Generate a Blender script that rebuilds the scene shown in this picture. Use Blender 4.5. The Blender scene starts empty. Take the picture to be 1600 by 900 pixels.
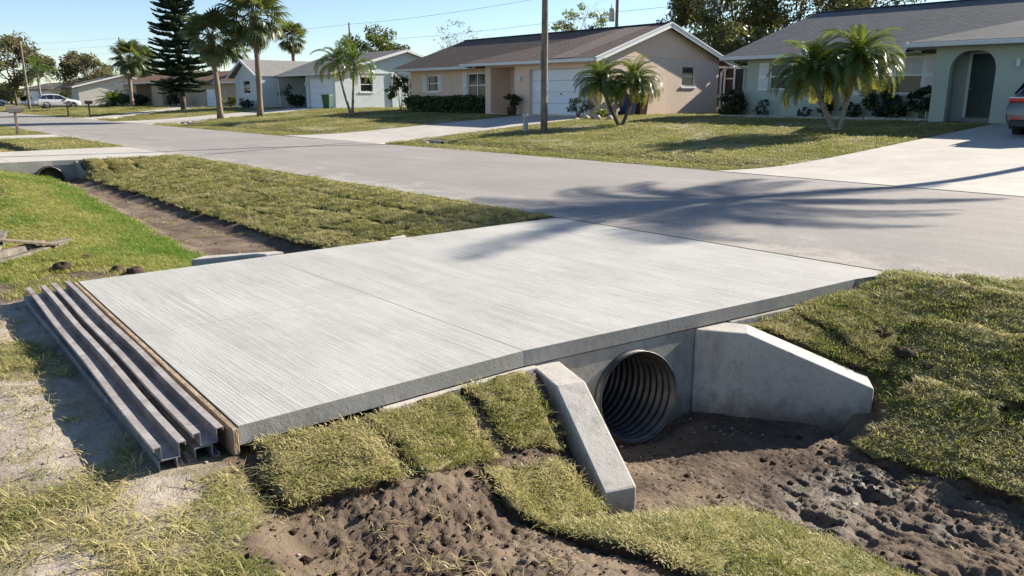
import bpy, math, random
import numpy as np
from mathutils import Vector, Matrix, Euler

scene = bpy.context.scene
col = scene.collection
R = math.radians
rng = np.random.default_rng(7)
random.seed(7)

# ------------------------------------------------------------------ camera
cd = bpy.data.cameras.new('camera'); cam = bpy.data.objects.new('camera', cd); col.objects.link(cam)
cam.location = (3.17, -7.35, 1.6)
cam.rotation_euler = (R(90) - math.atan(300 / 1230), 0, R(49.5))
cd.sensor_width = 36; cd.lens = 36 * 1230 / 1600; cd.clip_start = .05; cd.clip_end = 6000
scene.camera = cam
# ------------------------------------------------------------------ sky, sun, exposure
SUN_EL, SUN_AZ = 28.0, 10.5          # azimuth measured from +Y towards +X
w = bpy.data.worlds.new('World'); scene.world = w; w.use_nodes = True
nt = w.node_tree; bgn = nt.nodes['Background']
sk = nt.nodes.new('ShaderNodeTexSky'); sk.sky_type = 'NISHITA'; sk.sun_disc = False
sk.sun_elevation = R(SUN_EL); sk.sun_rotation = R(SUN_AZ); sk.altitude = 600; sk.air_density = .9; sk.dust_density = .25; sk.ozone_density = 2.5
nt.links.new(sk.outputs[0], bgn.inputs[0]); bgn.inputs[1].default_value = .068
sd = bpy.data.lights.new('sun', 'SUN'); sun = bpy.data.objects.new('sun', sd); col.objects.link(sun)
sd.energy = 5.0; sd.angle = R(.5); sd.color = (1, .91, .77)
_d = Vector((math.sin(R(SUN_AZ)) * math.cos(R(SUN_EL)), math.cos(R(SUN_AZ)) * math.cos(R(SUN_EL)), math.sin(R(SUN_EL))))
sun.rotation_euler = (-_d).to_track_quat('-Z', 'Y').to_euler()
scene.view_settings.view_transform = 'Standard'; scene.view_settings.look = 'None'
scene.view_settings.exposure = 1.34; scene.view_settings.gamma = 1; scene.view_settings.use_curve_mapping = False
scene.cycles.max_bounces = 6; scene.cycles.diffuse_bounces = 3; scene.cycles.transparent_max_bounces = 12
#--H-BEGIN
# ------------------------------------------------------------------ ground shape
# World axes: +X runs along the road towards the right of the photo, +Y across the road towards the houses,
# the near road edge is y = 0.  s = -x is used for distances along the road to the left.
def lerp(a, b, u): return a + (b - a) * u
def ss(a, b, x):
    u = np.clip((x - a) / (b - a), 0, 1); return u * u * (3 - 2 * u)
def _hash(ix, iy, seed):
    h = (ix.astype(np.int64) * 374761393 + iy.astype(np.int64) * 668265263 + seed * 982451653) & 0xffffffff
    h = ((h ^ (h >> 13)) * 1274126177) & 0xffffffff
    return ((h ^ (h >> 16)) & 0xffff) / 65535.0
def noise(x, y, seed=0):
    x = np.asarray(x, float); y = np.asarray(y, float)
    ix = np.floor(x); iy = np.floor(y); fx = x - ix; fy = y - iy
    u = fx * fx * fx * (fx * (fx * 6 - 15) + 10); v = fy * fy * fy * (fy * (fy * 6 - 15) + 10)
    def g(dx, dy):
        a = _hash(ix + dx, iy + dy, seed) * 6.2831853
        return np.cos(a) * (fx - dx) + np.sin(a) * (fy - dy)
    return lerp(lerp(g(0, 0), g(1, 0), u), lerp(g(0, 1), g(1, 1), u), v) * 1.4
def fbm(x, y, f=1.0, octv=4, seed=0):
    r = 0; a = 1.0
    for k in range(octv):
        r = r + a * noise(np.asarray(x) * f, np.asarray(y) * f, seed + k * 17); f *= 2.03; a *= .5
    return r
def poly_in(px, py, poly):
    px = np.asarray(px, float); py = np.asarray(py, float)
    c = np.zeros(np.broadcast(px, py).shape, bool); n = len(poly)
    for i in range(n):
        x1, y1 = poly[i]; x2, y2 = poly[(i + 1) % n]
        if y1 == y2: continue
        k = ((y1 > py) != (y2 > py)) & (px < (x2 - x1) * (py - y1) / (y2 - y1) + x1)
        c ^= k
    return c
# far side driveways: (s0, s1 at road, s0, s1 at house, y end)
DRIVES = [(0.9, 6.4, 2.3, 6.2, 21.9), (21.6, 27.3, 22.4, 27.1, 20.4), (46.5, 52.2, 50.8, 55.0, 21.6), (59.0, 62.5, 76.5, 82.0, 23.0)]
def drive_edges(d, y):
    u = np.clip((y - 7.0) / (d[4] - 7.0), 0, 1)
    fl = np.exp(-np.maximum(y - 7.0, 0) / 1.3) * 1.0
    return lerp(d[0], d[2], u) - fl * .9, lerp(d[1], d[3], u) + fl * .9
def yard_k(s): return 1 - .42 * ss(55, 110, s) - .45 * ss(108, 122, s)
def yard_z(s, t):
    u = t - 8.7
    return np.minimum(.06 * np.log1p(np.exp(np.clip(u * 2.2, -30, 30))) / 2.2, .69) * yard_k(s)
def far_road_edge(s): return 7.35 - .55 * ss(10, 30, s)
def near_road_edge(s): return .36 * ss(.3, -1.2, s)
def in_drive(s, t, grow=0.0):
    m = np.zeros(np.broadcast(s, t).shape, bool)
    for d in DRIVES:
        a, b = drive_edges(d, t); m |= (s > a - grow) & (s < b + grow) & (t < d[4] + .5) & (t > 6)
    return m
def H0(x, y):
    """ground height without the fine roughness"""
    s = -np.asarray(x, float); t = np.asarray(y, float)
    # far side
    ind = in_drive(s, t, .25)
    zf = yard_z(s, t) - np.where(ind, 0, .13 * np.exp(-((t - 8.9) / .55) ** 2))
    zf = zf + .03 * ss(.0, .5, t - far_road_edge(s)) - np.where(in_drive(s, t, .12), .10, 0)
    # left part of the ditch (s > 4.5)
    tl = -4.1 + .8 * np.clip((s - 6) / 12, 0, 1)
    zl = np.interp(t - tl, [-6, -1.3, 0, .35], [-.13, -.12, -.42, -.52])
    zr = np.interp(t, [-2.78, -2.5, -.45, 0], [-.52, -.45, -.07, .0])
    zr = np.where(t > -2.45, lerp(zr, np.maximum(zr, -.05), ss(18.4, 19.6, s)), zr)
    zL = np.maximum(zl, zr)
    zL = np.where(s > 24.4, np.maximum(zL * .5, -.2), zL)
    zL = np.where((s > 19.92) & (s < 24.6), -.05, zL)
    # front part of the ditch (s < 0.45)
    e = near_road_edge(s)
    zrf = np.interp(t, [-2.8, -2.38, -1.6, -.5, 0, .3], [-.80, -.74, -.50, -.13, -.01, .02])
    tw = np.interp(s, [-.66, .5], [-1.72, -2.4]); ztop = np.interp(s, [-.66, .12, .5], [-.50, -.14, -.14])
    zbank = lerp(ztop - .05, -.03, np.clip((t - tw) / (-.25 - tw), 0, 1))
    zbank = zbank - .05 * ss(-.2, .25, s) * ss(0, -.5, t)
    zR = np.where(s > -.66, np.where(t > tw, np.maximum(zrf, zbank), -.8), zrf)
    sh = np.interp(s, [-1.0, -.62], [0, -.62])
    zp = np.interp(t - sh, [-6.3, -4.9, -4.4, -3.75, -3.5], [-.22, -.45, -.52, -.72, -.8])
    u = ss(.45, -.6, s)
    tn = np.interp(s, [-.55, .5], [-4.28, -3.9])
    zN = np.where(s > -.57, np.where(t < tn, lerp(-.145, np.maximum(zp, np.where(t < -4, -.56, -1)), u), -.8), zp)
    zN = zN + .10 * np.exp(-(((s + .25) / .45) ** 2 + ((t + 5.45) / .45) ** 2))
    dw = tn - t
    zN = np.where((s > -.6) & (s < .40) & (dw > 0), zN - .16 * np.exp(-(dw / .22) ** 2) * ss(.40, -.1, s), zN)
    zR = zR - .17 * np.exp(-(((s + .76) / .15) ** 2 + ((t + 2.05) / .24) ** 2))
    zF = np.where(t > -3.1, zR, zN)
    # fill under the slab and the near yard
    zS = np.full(s.shape, -.165) if s.shape else -.165
    zyard = -.135 - .06 * ss(-6.75, -7.6, t)
    zfront = np.where(s < .46, zF, zS)
    zfront = np.where((s > .40) & (s < 4.6) & (np.abs(t + 3.17) < .46), -.92, zfront)
    pit = np.exp(-(((s - .22) / .30) ** 2 + ((t + 3.2) / .42) ** 4)); zfront = np.where((s < .46) & (t > tn) & (t < tw), zfront - .085 * pit, zfront)
    zfront = np.where((t < -6.0), lerp(zyard, zfront, ss(-6.35, -6.0, t)), zfront)
    w = (s > 4.75) | ((s > 4.44) & (t < -3.7)) | ((s > 4.44) & (t > -2.7))
    zn = np.where(w, zL, zfront)
    road = (t > e) & (t < far_road_edge(s))
    zn = np.where(t > e, -.06, zn)
    return np.where(t > 3, np.where(road, -.06, zf), zn)
#--H-END
def H(x, y):
    """ground height with clods and small waves"""
    x = np.asarray(x, float); y = np.asarray(y, float)
    z = H0(x, y); s = -x; t = y
    r = .012 * fbm(x, y, .9, 3, 3) + .008 * fbm(x, y, 4, 3, 5)
    near = np.hypot(x - 3.17, y + 7.35)
    soil, sand, _ = masks(x, y)
    wx_ = x + .05 * fbm(x, y, 5, 2, 14); wy_ = y + .05 * fbm(x, y, 5, 2, 15)
    lump = 1 - np.abs(fbm(wx_, wy_, 7, 2, 11)) * 2; fine = fbm(x, y, 26, 2, 19); lump2 = 1 - np.abs(fbm(wx_, wy_, 19, 2, 16)) * 2
    ruts = np.abs(fbm(wx_ * .45 + wy_ * .25, wy_ * 1.5 - wx_ * .25, 4.5, 3, 18)) * ss(.5, 1.1, x) * ss(-4.1, -3.3, y)
    md = np.exp(-(((x - .45) / .8) ** 2 + ((y + 5.5) / .7) ** 2))
    r = r + soil * ((.014 + .014 * md) * fbm(x, y, 3.2, 3, 9) + (.003 + .008 * md) * lump + (.004 + .005 * md) * lump2 - .032 * np.maximum(ruts - .08, 0) * 2 + (.008 + .008 * md) * fine + .007 * fbm(x, y, 42, 2, 12)) * ss(14, 8, near)
    r = r + sand * .010 * fbm(x, y, 7, 4, 13)
    flat = (t > -.02) & (t < 8) | in_drive(s, t, .3) | ((s > 19.9) & (s < 24.6) & (t < 0)) | ((s > .40) & (s < 4.5) & (t > -6.05) & (t < .05))
    r = np.where(flat, r * .15, r)
    r = np.where(t > 12, r * 2.2, r)
    return z + r
MOUND = [(-.12, -6.1), (-.14, -5.6), (.12, -5.40), (.18, -4.98), (.74, -4.90), (1.5, -4.72), (1.9, -5.1), (1.25, -5.5), (1.1, -6.4), (.45, -6.35)]
SANDS = [[(-1.05, -7.2), (-.72, -6.55), (-1.5, -6.1), (-2.3, -6.45), (-2.6, -7.1)], [(-3.2, -7.2), (-3.4, -6.6), (-2.9, -6.15), (-4.6, -6.1), (-4.9, -6.7), (-4.6, -7.4)],
         [(-.45, -6.6), (-.2, -6.55), (-.25, -6.3), (-.5, -6.3)], [(.05, -6.75), (.2, -6.9), (.0, -7.1), (-.15, -6.9)], [(-2.5, -6.35), (-.8, -6.3), (-.8, -6.05), (-4.6, -6.0), (-4.7, -6.2)]]
MULCH = [(-4.6, -6.3), (-4.5, -5.5), (-5.1, -4.9), (-5.6, -5.1), (-5.5, -6.2), (-5.3, -7.5), (-4.8, -7.5)]
def masks(x, y):
    """soil and sand cover 0..1 and how much grass may grow (0..1), from where the place has been dug"""
    x = np.asarray(x, float); y = np.asarray(y, float)
    wx = x + .10 * fbm(x, y, 2.2, 3, 21); wy = y + .10 * fbm(x, y, 2.2, 3, 22)
    s = -wx; t = wy
    soil = np.zeros(x.shape); sand = np.zeros(x.shape)
    tn = np.interp(s, [-1.0, -.62, -.5, .5], [-3.62, -4.25, -4.2, -3.9])
    twm = np.interp(s, [-.72, -.66, .46, .5], [-2.28, -1.74, -2.42, -2.45])
    bed = (s < .46) & (t > tn) & (t < twm)
    tl = -4.05 + .8 * np.clip((s - 6) / 12, 0, 1)
    bedl = (s > 4.4) & (s < 20) & (t > tl) & (t < -2.45)
    soil = np.maximum(soil, bed * 1.0); soil = np.maximum(soil, bedl * 1.0)
    soil = np.maximum(soil, poly_in(wx, wy, MOUND) * 1.0)
    soil = np.maximum(soil, poly_in(wx, wy, MULCH) * .8)
    # dug strip behind the wing walls and along the slab edge
    soil = np.maximum(soil, ((s > -.65) & (s < .5) & (t > -4.75) & (t < -3.9)) * 1.0)
    soil = np.maximum(soil, ((s > -.15) & (s < .5) & (t > -6.1) & (t < -3.9)) * 1.0)
    soil = np.maximum(soil, (np.hypot(wx - .78, (wy + 2.02) * .8) < .20) * 1.0)
    # bare spots in the right-hand bank
    for cx, cy, rr in ((.55, -1.15, .16), (.85, -1.2, .12), (.25, -1.35, .10)):
        soil = np.maximum(soil, (np.hypot(wx - cx, (wy - cy) * 1.5) < rr) * 1.0)
    for pl in SANDS: sand = np.maximum(sand, poly_in(wx, wy, pl) * 1.0)
    yard = (t < -6.05) & (s > -1.5) & (s < 5.5)
    thin = yard * (.5 + .5 * np.clip(fbm(x, y, 1.6, 3, 31) * 1.6, -1, 1))
    sand = np.maximum(sand, thin * .75 * (soil < .5))
    spotty = np.clip((fbm(x, y, .35, 3, 33) - .28) * 6, 0, 1) * (t > 9)       # dry bare spots in the far lawns
    sand = np.maximum(sand, spotty * .5)
    grow = 1 - np.maximum(soil, sand)
    grow = np.where(bedl, np.clip(fbm(x, y, 1.1, 3, 35) * 2 - .1, 0, .5), grow)
    return soil, sand, grow

ORD = 'first second third fourth fifth sixth seventh eighth ninth tenth eleventh twelfth thirteenth fourteenth fifteenth sixteenth seventeenth'.split()
# ------------------------------------------------------------------ mesh helpers
class MB:
    def __init__(s): s.v = []; s.f = []; s.m = []; s.mi = 0
    def add(s, vs, fs):
        o = len(s.v); s.v += [tuple(float(c) for c in q) for q in vs]
        s.f += [tuple(o + i for i in f) for f in fs]; s.m += [s.mi] * len(fs); return s
    def box(s, x0, x1, y0, y1, z0, z1, M=None):
        vs = [(x, y, z) for z in (z0, z1) for y in (y0, y1) for x in (x0, x1)]
        if M is not None: vs = [tuple(M @ Vector(q)) for q in vs]
        return s.add(vs, [(0, 2, 3, 1), (4, 5, 7, 6), (0, 1, 5, 4), (2, 6, 7, 3), (0, 4, 6, 2), (1, 3, 7, 5)])
    def cbox(s, x0, x1, y0, y1, z0, z1, c=.01, M=None):
        """box with chamfered edges"""
        X, Y, Z = (x0, x1), (y0, y1), (z0, z1); vs = []; idx = {}
        for i in (0, 1):
            for j in (0, 1):
                for k in (0, 1):
                    sx, sy, sz = (1 - 2 * i) * c, (1 - 2 * j) * c, (1 - 2 * k) * c
                    for a, q in enumerate(((X[i], Y[j] + sy, Z[k] + sz), (X[i] + sx, Y[j], Z[k] + sz), (X[i] + sx, Y[j] + sy, Z[k]))):
                        idx[i, j, k, a] = len(vs); vs.append(q)
        F = []
        g = lambda i, j, k, a: idx[i, j, k, a]
        for i in (0, 1):
            q = [g(i, 0, 0, 0), g(i, 1, 0, 0), g(i, 1, 1, 0), g(i, 0, 1, 0)]; F.append(q if i else q[::-1])
            q = [g(0, i, 0, 1), g(1, i, 0, 1), g(1, i, 1, 1), g(0, i, 1, 1)]; F.append(q[::-1] if i else q)
            q = [g(0, 0, i, 2), g(1, 0, i, 2), g(1, 1, i, 2), g(0, 1, i, 2)]; F.append(q if i else q[::-1])
        for a in (0, 1):
            for b in (0, 1):
                F.append([g(0, a, b, 1), g(1, a, b, 1), g(1, a, b, 2), g(0, a, b, 2)])
                F.append([g(a, 0, b, 0), g(a, 1, b, 0), g(a, 1, b, 2), g(a, 0, b, 2)])
                F.append([g(a, b, 0, 0), g(a, b, 1, 0), g(a, b, 1, 1), g(a, b, 0, 1)])
        for i in (0, 1):
            for j in (0, 1):
                for k in (0, 1): F.append([g(i, j, k, 0), g(i, j, k, 1), g(i, j, k, 2)])
        if M is not None: vs = [tuple(M @ Vector(q)) for q in vs]
        return s.add(vs, F)
    def tube(s, path, rad, n=8, cap=True):
        path = [Vector(p) for p in path]; k = len(path)
        if not hasattr(rad, '__len__'): rad = [rad] * k
        vs = []; prev = None
        for i in range(k):
            t = (path[min(i + 1, k - 1)] - path[max(i - 1, 0)]).normalized()
            if prev is None: a = t.orthogonal().normalized()
            else:
                a = prev - t * prev.dot(t); a.normalize()
            prev = a; b = t.cross(a)
            vs += [path[i] + (a * math.cos(6.2831853 * j / n) + b * math.sin(6.2831853 * j / n)) * rad[i] for j in range(n)]
        fs = [(i * n + j, i * n + (j + 1) % n, (i + 1) * n + (j + 1) % n, (i + 1) * n + j) for i in range(k - 1) for j in range(n)]
        if cap: fs += [tuple(range(n))[::-1], tuple((k - 1) * n + j for j in range(n))]
        return s.add(vs, fs)
    def beam(s, p0, p1, w_, h_, up=(0, 0, 1)):
        p0, p1 = Vector(p0), Vector(p1); t = (p1 - p0).normalized(); a = t.cross(Vector(up)).normalized(); b = a.cross(t)
        vs = [p + a * i * w_ / 2 + b * j * h_ / 2 for p in (p0, p1) for i, j in ((-1, -1), (1, -1), (1, 1), (-1, 1))]
        return s.add(vs, [(3, 2, 1, 0), (4, 5, 6, 7), (0, 1, 5, 4), (1, 2, 6, 5), (2, 3, 7, 6), (3, 0, 4, 7)])
    def slab(s, pts, th):
        """polygon given by its top corners, extruded down by th"""
        n = len(pts); vs = list(pts) + [(p[0], p[1], p[2] - th) for p in pts]
        return s.add(vs, [tuple(range(n)), tuple(range(2 * n - 1, n - 1, -1))] + [(i, i + n, (i + 1) % n + n, (i + 1) % n) for i in range(n)])
    def prism(s, pts, dv):
        n = len(pts); dv = Vector(dv); vs = [Vector(p) for p in pts] + [Vector(p) + dv for p in pts]
        return s.add(vs, [tuple(range(n))[::-1], tuple(range(n, 2 * n))] + [(i, (i + 1) % n, (i + 1) % n + n, i + n) for i in range(n)])
    def lathe(s, prof, n=16, M=None):
        """profile [(r, z)] about the z axis"""
        vs = [(r_ * math.cos(6.2831853 * j / n), r_ * math.sin(6.2831853 * j / n), z) for r_, z in prof for j in range(n)]
        if M is not None: vs = [tuple(M @ Vector(q)) for q in vs]
        return s.add(vs, [(i * n + j, i * n + (j + 1) % n, (i + 1) * n + (j + 1) % n, (i + 1) * n + j) for i in range(len(prof) - 1) for j in range(n)])
    def mesh(s, name, mats, smooth=False, off=None):
        m = bpy.data.meshes.new(name)
        v = s.v if off is None else [(q[0] - off[0], q[1] - off[1], q[2] - off[2]) for q in s.v]
        m.from_pydata(v, [], s.f)
        for q in (mats if isinstance(mats, (list, tuple)) else [mats]): m.materials.append(q)
        if any(s.m): m.polygons.foreach_set('material_index', s.m)
        if smooth: m.polygons.foreach_set('use_smooth', [True] * len(s.f))
        m.update(); return m
def fixn(m):
    import bmesh
    b = bmesh.new(); b.from_mesh(m); bmesh.ops.recalc_face_normals(b, faces=b.faces); b.to_mesh(m); b.free()
def tag(o, label=None, cat=None, group=None, kind=None):
    if label: o['label'] = label
    if cat: o['category'] = cat
    if group: o['group'] = group
    if kind: o['kind'] = kind
    return o
def empty(name, loc, label, cat, group=None, rz=0):
    o = bpy.data.objects.new(name, None); o.empty_display_size = .2; col.objects.link(o); o.location = loc; o.rotation_euler = (0, 0, rz)
    return tag(o, label, cat, group)
def link(name, mesh, parent=None, loc=None, rot=None):
    o = bpy.data.objects.new(name, mesh); col.objects.link(o)
    if parent is not None: o.parent = parent
    if loc is not None: o.location = loc
    if rot is not None: o.rotation_euler = rot
    return o
def obj(name, mb, mats, parent=None, smooth=False, off=None, bevel=None):
    """one mesh object; off = world location of an unrotated parent chain when mb is in world coordinates"""
    m = mb.mesh(name, mats, smooth, off); fixn(m)
    o = link(name, m, parent)
    if bevel:
        b = o.modifiers.new('bevel', 'BEVEL'); b.width = bevel; b.segments = 2; b.limit_method = 'ANGLE'
    return o
def root_mesh(name, mb, mats, loc, label, cat, group=None, smooth=False, bevel=None, kind=None):
    """a thing that is one mesh, its origin at loc"""
    o = obj(name, mb, mats, None, smooth, loc, bevel); o.location = loc
    return tag(o, label, cat, group, kind)
def copy_tree(o, parent=None):
    c = o.copy(); col.objects.link(c)
    if parent is not None: c.parent = parent
    for ch in list(o.children): copy_tree(ch, c)
    return c
def fast_mesh(name, v, f4, mats, smooth=False):
    """numpy verts (n,3), quads (m,4)"""
    m = bpy.data.meshes.new(name); v = np.ascontiguousarray(v, np.float32); f4 = np.ascontiguousarray(f4, np.int32); k = f4.shape[1]
    m.vertices.add(len(v)); m.vertices.foreach_set('co', v.ravel())
    m.loops.add(f4.size); m.loops.foreach_set('vertex_index', f4.ravel())
    m.polygons.add(len(f4)); m.polygons.foreach_set('loop_start', np.arange(0, f4.size, k, dtype=np.int32)); m.polygons.foreach_set('loop_total', np.full(len(f4), k, np.int32))
    m.update(calc_edges=True)
    for q in mats: m.materials.append(q)
    if smooth: m.polygons.foreach_set('use_smooth', np.ones(len(f4), bool))
    return m
def attr(m, name, vals, kind='FLOAT', dom='POINT'):
    a = m.attributes.new(name, kind, dom); a.data.foreach_set('vector' if kind == 'FLOAT_VECTOR' else 'value', np.ascontiguousarray(vals, np.float32).ravel())

# ------------------------------------------------------------------ materials
class N:
    """small node-tree writer"""
    def __init__(s, name):
        s.mat = bpy.data.materials.new(name); s.mat.use_nodes = True; s.t = s.mat.node_tree; s.n = s.t.nodes; s.l = s.t.links
        s.b = s.n['Principled BSDF']; s.out = s.n['Material Output']
    def new(s, t, **k):
        q = s.n.new(t)
        for a, b in k.items(): setattr(q, a, b)
        return q
    def co(s, kind='Object', scale=(1, 1, 1)):
        a = s.new('ShaderNodeTexCoord'); m = s.new('ShaderNodeMapping'); m.inputs['Scale'].default_value = scale
        s.l.new(a.outputs[kind], m.inputs[0]); return m.outputs[0]
    def pos(s, scale=(1, 1, 1)):
        a = s.new('ShaderNodeNewGeometry'); m = s.new('ShaderNodeMapping'); m.inputs['Scale'].default_value = scale
        s.l.new(a.outputs['Position'], m.inputs[0]); return m.outputs[0]
    def noise(s, v, scale, detail=4, rough=.6, dist=0):
        q = s.new('ShaderNodeTexNoise'); q.inputs['Scale'].default_value = scale; q.inputs['Detail'].default_value = detail
        q.inputs['Roughness'].default_value = rough; q.inputs['Distortion'].default_value = dist
        s.l.new(v, q.inputs['Vector']); return q.outputs['Fac']
    def ramp(s, fac, stops):
        q = s.new('ShaderNodeValToRGB'); e = q.color_ramp.elements
        while len(e) < len(stops): e.new(.5)
        for i, (p, c) in enumerate(stops):
            e[i].position = p; e[i].color = (c, c, c, 1) if not hasattr(c, '__len__') else (*c, 1)
        s.l.new(fac, q.inputs[0]); return q.outputs[0]
    def mix(s, fac, a, b, mode='MIX'):
        q = s.new('ShaderNodeMix', data_type='RGBA', blend_type=mode)
        for sock, val in ((0, fac), (6, a), (7, b)):
            if hasattr(val, 'node'): s.l.new(val, q.inputs[sock])
            elif hasattr(val, '__len__'): q.inputs[sock].default_value = (*val, 1)
            else: q.inputs[sock].default_value = val if sock == 0 else (val, val, val, 1)
        return q.outputs[2]
    def math(s, op, a, b=0):
        q = s.new('ShaderNodeMath', operation=op)
        for i, val in enumerate((a, b)):
            if hasattr(val, 'node'): s.l.new(val, q.inputs[i])
            else: q.inputs[i].default_value = val
        return q.outputs[0]
    def attr(s, name, inst=False):
        q = s.new('ShaderNodeAttribute', attribute_name=name); q.attribute_type = 'INSTANCER' if inst else 'GEOMETRY'; return q.outputs['Fac']
    def bump(s, h, strength=.3, dist=.01, chain=None):
        q = s.new('ShaderNodeBump'); q.inputs['Strength'].default_value = strength; q.inputs['Distance'].default_value = dist
        s.l.new(h, q.inputs['Height'])
        if chain is not None: s.l.new(chain, q.inputs['Normal'])
        return q.outputs[0]
    def fin(s, color=None, rough=.8, normal=None, spec=.3, metal=0):
        if color is not None:
            if hasattr(color, 'node'): s.l.new(color, s.b.inputs['Base Color'])
            else: s.b.inputs['Base Color'].default_value = (*color, 1)
        if hasattr(rough, 'node'): s.l.new(rough, s.b.inputs['Roughness'])
        else: s.b.inputs['Roughness'].default_value = rough
        s.b.inputs['Specular IOR Level'].default_value = spec; s.b.inputs['Metallic'].default_value = metal
        if normal is not None: s.l.new(normal, s.b.inputs['Normal'])
        return s.mat
def splash(name, c, c2, rust):
    q = N(name); p = q.pos(); cc = q.mix(q.ramp(q.noise(p, 5, 5, .75), [(.38, 0), (.66, 1)]), c, c2); cc = q.mix(q.ramp(q.noise(p, 3.1, 5, .8), [(.55, 0), (.66, .8)]), cc, rust); cc = q.mix(q.ramp(q.noise(p, 13, 4, .7), [(.63, 0), (.68, .8)]), cc, (.5, .49, .46)); return q.fin(cc, .55, q.bump(q.noise(p, 50, 4), .25, .008), .45, .3)
def simple(name, c, rough=.6, spec=.4, metal=0, var=.12, vscale=6, bump=.0, bscale=80):
    q = N(name); p = q.pos(); n = q.noise(p, vscale, 4)
    cc = q.mix(q.ramp(n, [(.3, 0), (.7, 1)]), tuple(x * (1 - var) for x in c), tuple(min(1, x * (1 + var)) for x in c))
    nm = q.bump(q.noise(p, bscale, 3), bump, .01) if bump else None
    return q.fin(cc, rough, nm, spec, metal)
def leafmat(name, c1, c2, rough=.4, trans=.35, spec=.5, inst=False, scale=3.0):
    """leaf or blade: two tones, glossy, lets light through"""
    q = N(name)
    if inst: f = q.attr('tint', True)
    else: f = q.ramp(q.noise(q.pos(), scale, 3), [(.35, 0), (.65, 1)])
    cc = q.mix(f, c1, c2); q.fin(cc, rough, None, spec)
    tr = q.new('ShaderNodeBsdfTranslucent'); q.l.new(q.mix(.5, cc, (.30, .34, .04), 'MIX'), tr.inputs[0])
    mx = q.new('ShaderNodeMixShader'); mx.inputs[0].default_value = trans
    q.l.new(q.b.outputs[0], mx.inputs[1]); q.l.new(tr.outputs[0], mx.inputs[2]); q.l.new(mx.outputs[0], q.out.inputs[0])
    return q.mat
def m_ground():
    q = N('ground'); p = q.pos()
    n1 = q.noise(p, .5, 5, .65); n2 = q.noise(p, 7, 5, .7); n3 = q.noise(p, 60, 3)
    g = q.mix(q.ramp(n2, [(.35, 0), (.65, 1)]), (.10, .095, .03), (.21, .18, .075))
    g = q.mix(q.ramp(n1, [(.45, 0), (.68, 1)]), g, (.22, .185, .085))
    g = q.mix(q.math('MULTIPLY', n3, .45), g, (.05, .055, .018))
    so = q.mix(q.ramp(n2, [(.3, 0), (.7, 1)]), (.085, .061, .045), (.19, .138, .10))
    so = q.mix(q.ramp(q.noise(p, 1.1, 5, .7), [(.5, 0), (.66, .7)]), so, (.075, .055, .042)); so = q.mix(q.ramp(q.noise(p, 1.7, 4), [(.44, 0), (.64, 1)]), so, (.25, .19, .135))
    so = q.mix(q.math('MULTIPLY', n3, .35), so, (.06, .043, .032))
    sa = q.mix(q.ramp(n2, [(.35, 0), (.7, 1)]), (.36, .295, .235), (.52, .46, .39))
    sa = q.mix(q.ramp(q.noise(p, 26, 4, .7), [(.55, 0), (.72, .7)]), sa, (.16, .125, .085))
    c = q.mix(q.attr('sand'), g, sa); c = q.mix(q.attr('soil'), c, so)
    wn = q.math('MULTIPLY', q.ramp(q.noise(p, 1.9, 4, .65), [(.46, 0), (.60, 1)]), q.attr('wet')); c = q.mix(wn, c, q.mix(.55, c, (.03, .024, .02)))
    r2 = q.math('SUBTRACT', .93, q.math('MULTIPLY', wn, .62))
    b = q.bump(q.noise(p, 38, 6, .75), .8, .028); b = q.bump(q.noise(p, 160, 3, .7), .5, .008, b)
    return q.fin(c, r2, b, .25)
def m_asphalt():
    q = N('asphalt'); p = q.pos()
    c = q.mix(q.ramp(q.noise(p, .35, 5, .65), [(.35, 0), (.7, 1)]), (.255, .238, .226), (.325, .306, .292))
    c = q.mix(q.ramp(q.noise(p, 220, 2, .8), [(.42, 0), (.62, 1)]), q.mix(.5, c, (.11, .1, .095)), c)
    c = q.mix(q.ramp(q.noise(p, 90, 2, .8), [(.62, 0), (.7, .7)]), c, (.45, .42, .39))
    st = q.noise(q.pos((.25, 1.6, 1)), 1.2, 4, .7)
    c = q.mix(q.ramp(st, [(.5, 0), (.75, .35)]), c, (.40, .37, .34))
    sx = q.new('ShaderNodeSeparateXYZ'); gp = q.new('ShaderNodeNewGeometry'); q.l.new(gp.outputs['Position'], sx.inputs[0])
    du = q.math('SUBTRACT', q.noise(p, 1.6, 6, .75), q.math('MULTIPLY', sx.outputs[1], .16)); c = q.mix(q.ramp(du, [(.38, 0), (.62, .7)]), c, (.46, .42, .37))
    ck = q.new('ShaderNodeTexVoronoi', feature='DISTANCE_TO_EDGE'); ck.inputs['Scale'].default_value = .33; wv_ = q.mix(.12, p, q.noise(p, 3, 4, .7)); q.l.new(wv_, ck.inputs['Vector'])
    c = q.mix(q.ramp(q.noise(p, 48, 3, .75), [(.36, .35), (.52, 0)]), c, (.13, .12, .11)); c = q.mix(q.ramp(q.noise(p, 38, 3, .75), [(.56, 0), (.68, .3)]), c, (.5, .47, .44))
    b = q.bump(q.noise(p, 240, 2, .8), .6, .006)
    return q.fin(c, .88, b, .3)
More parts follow.
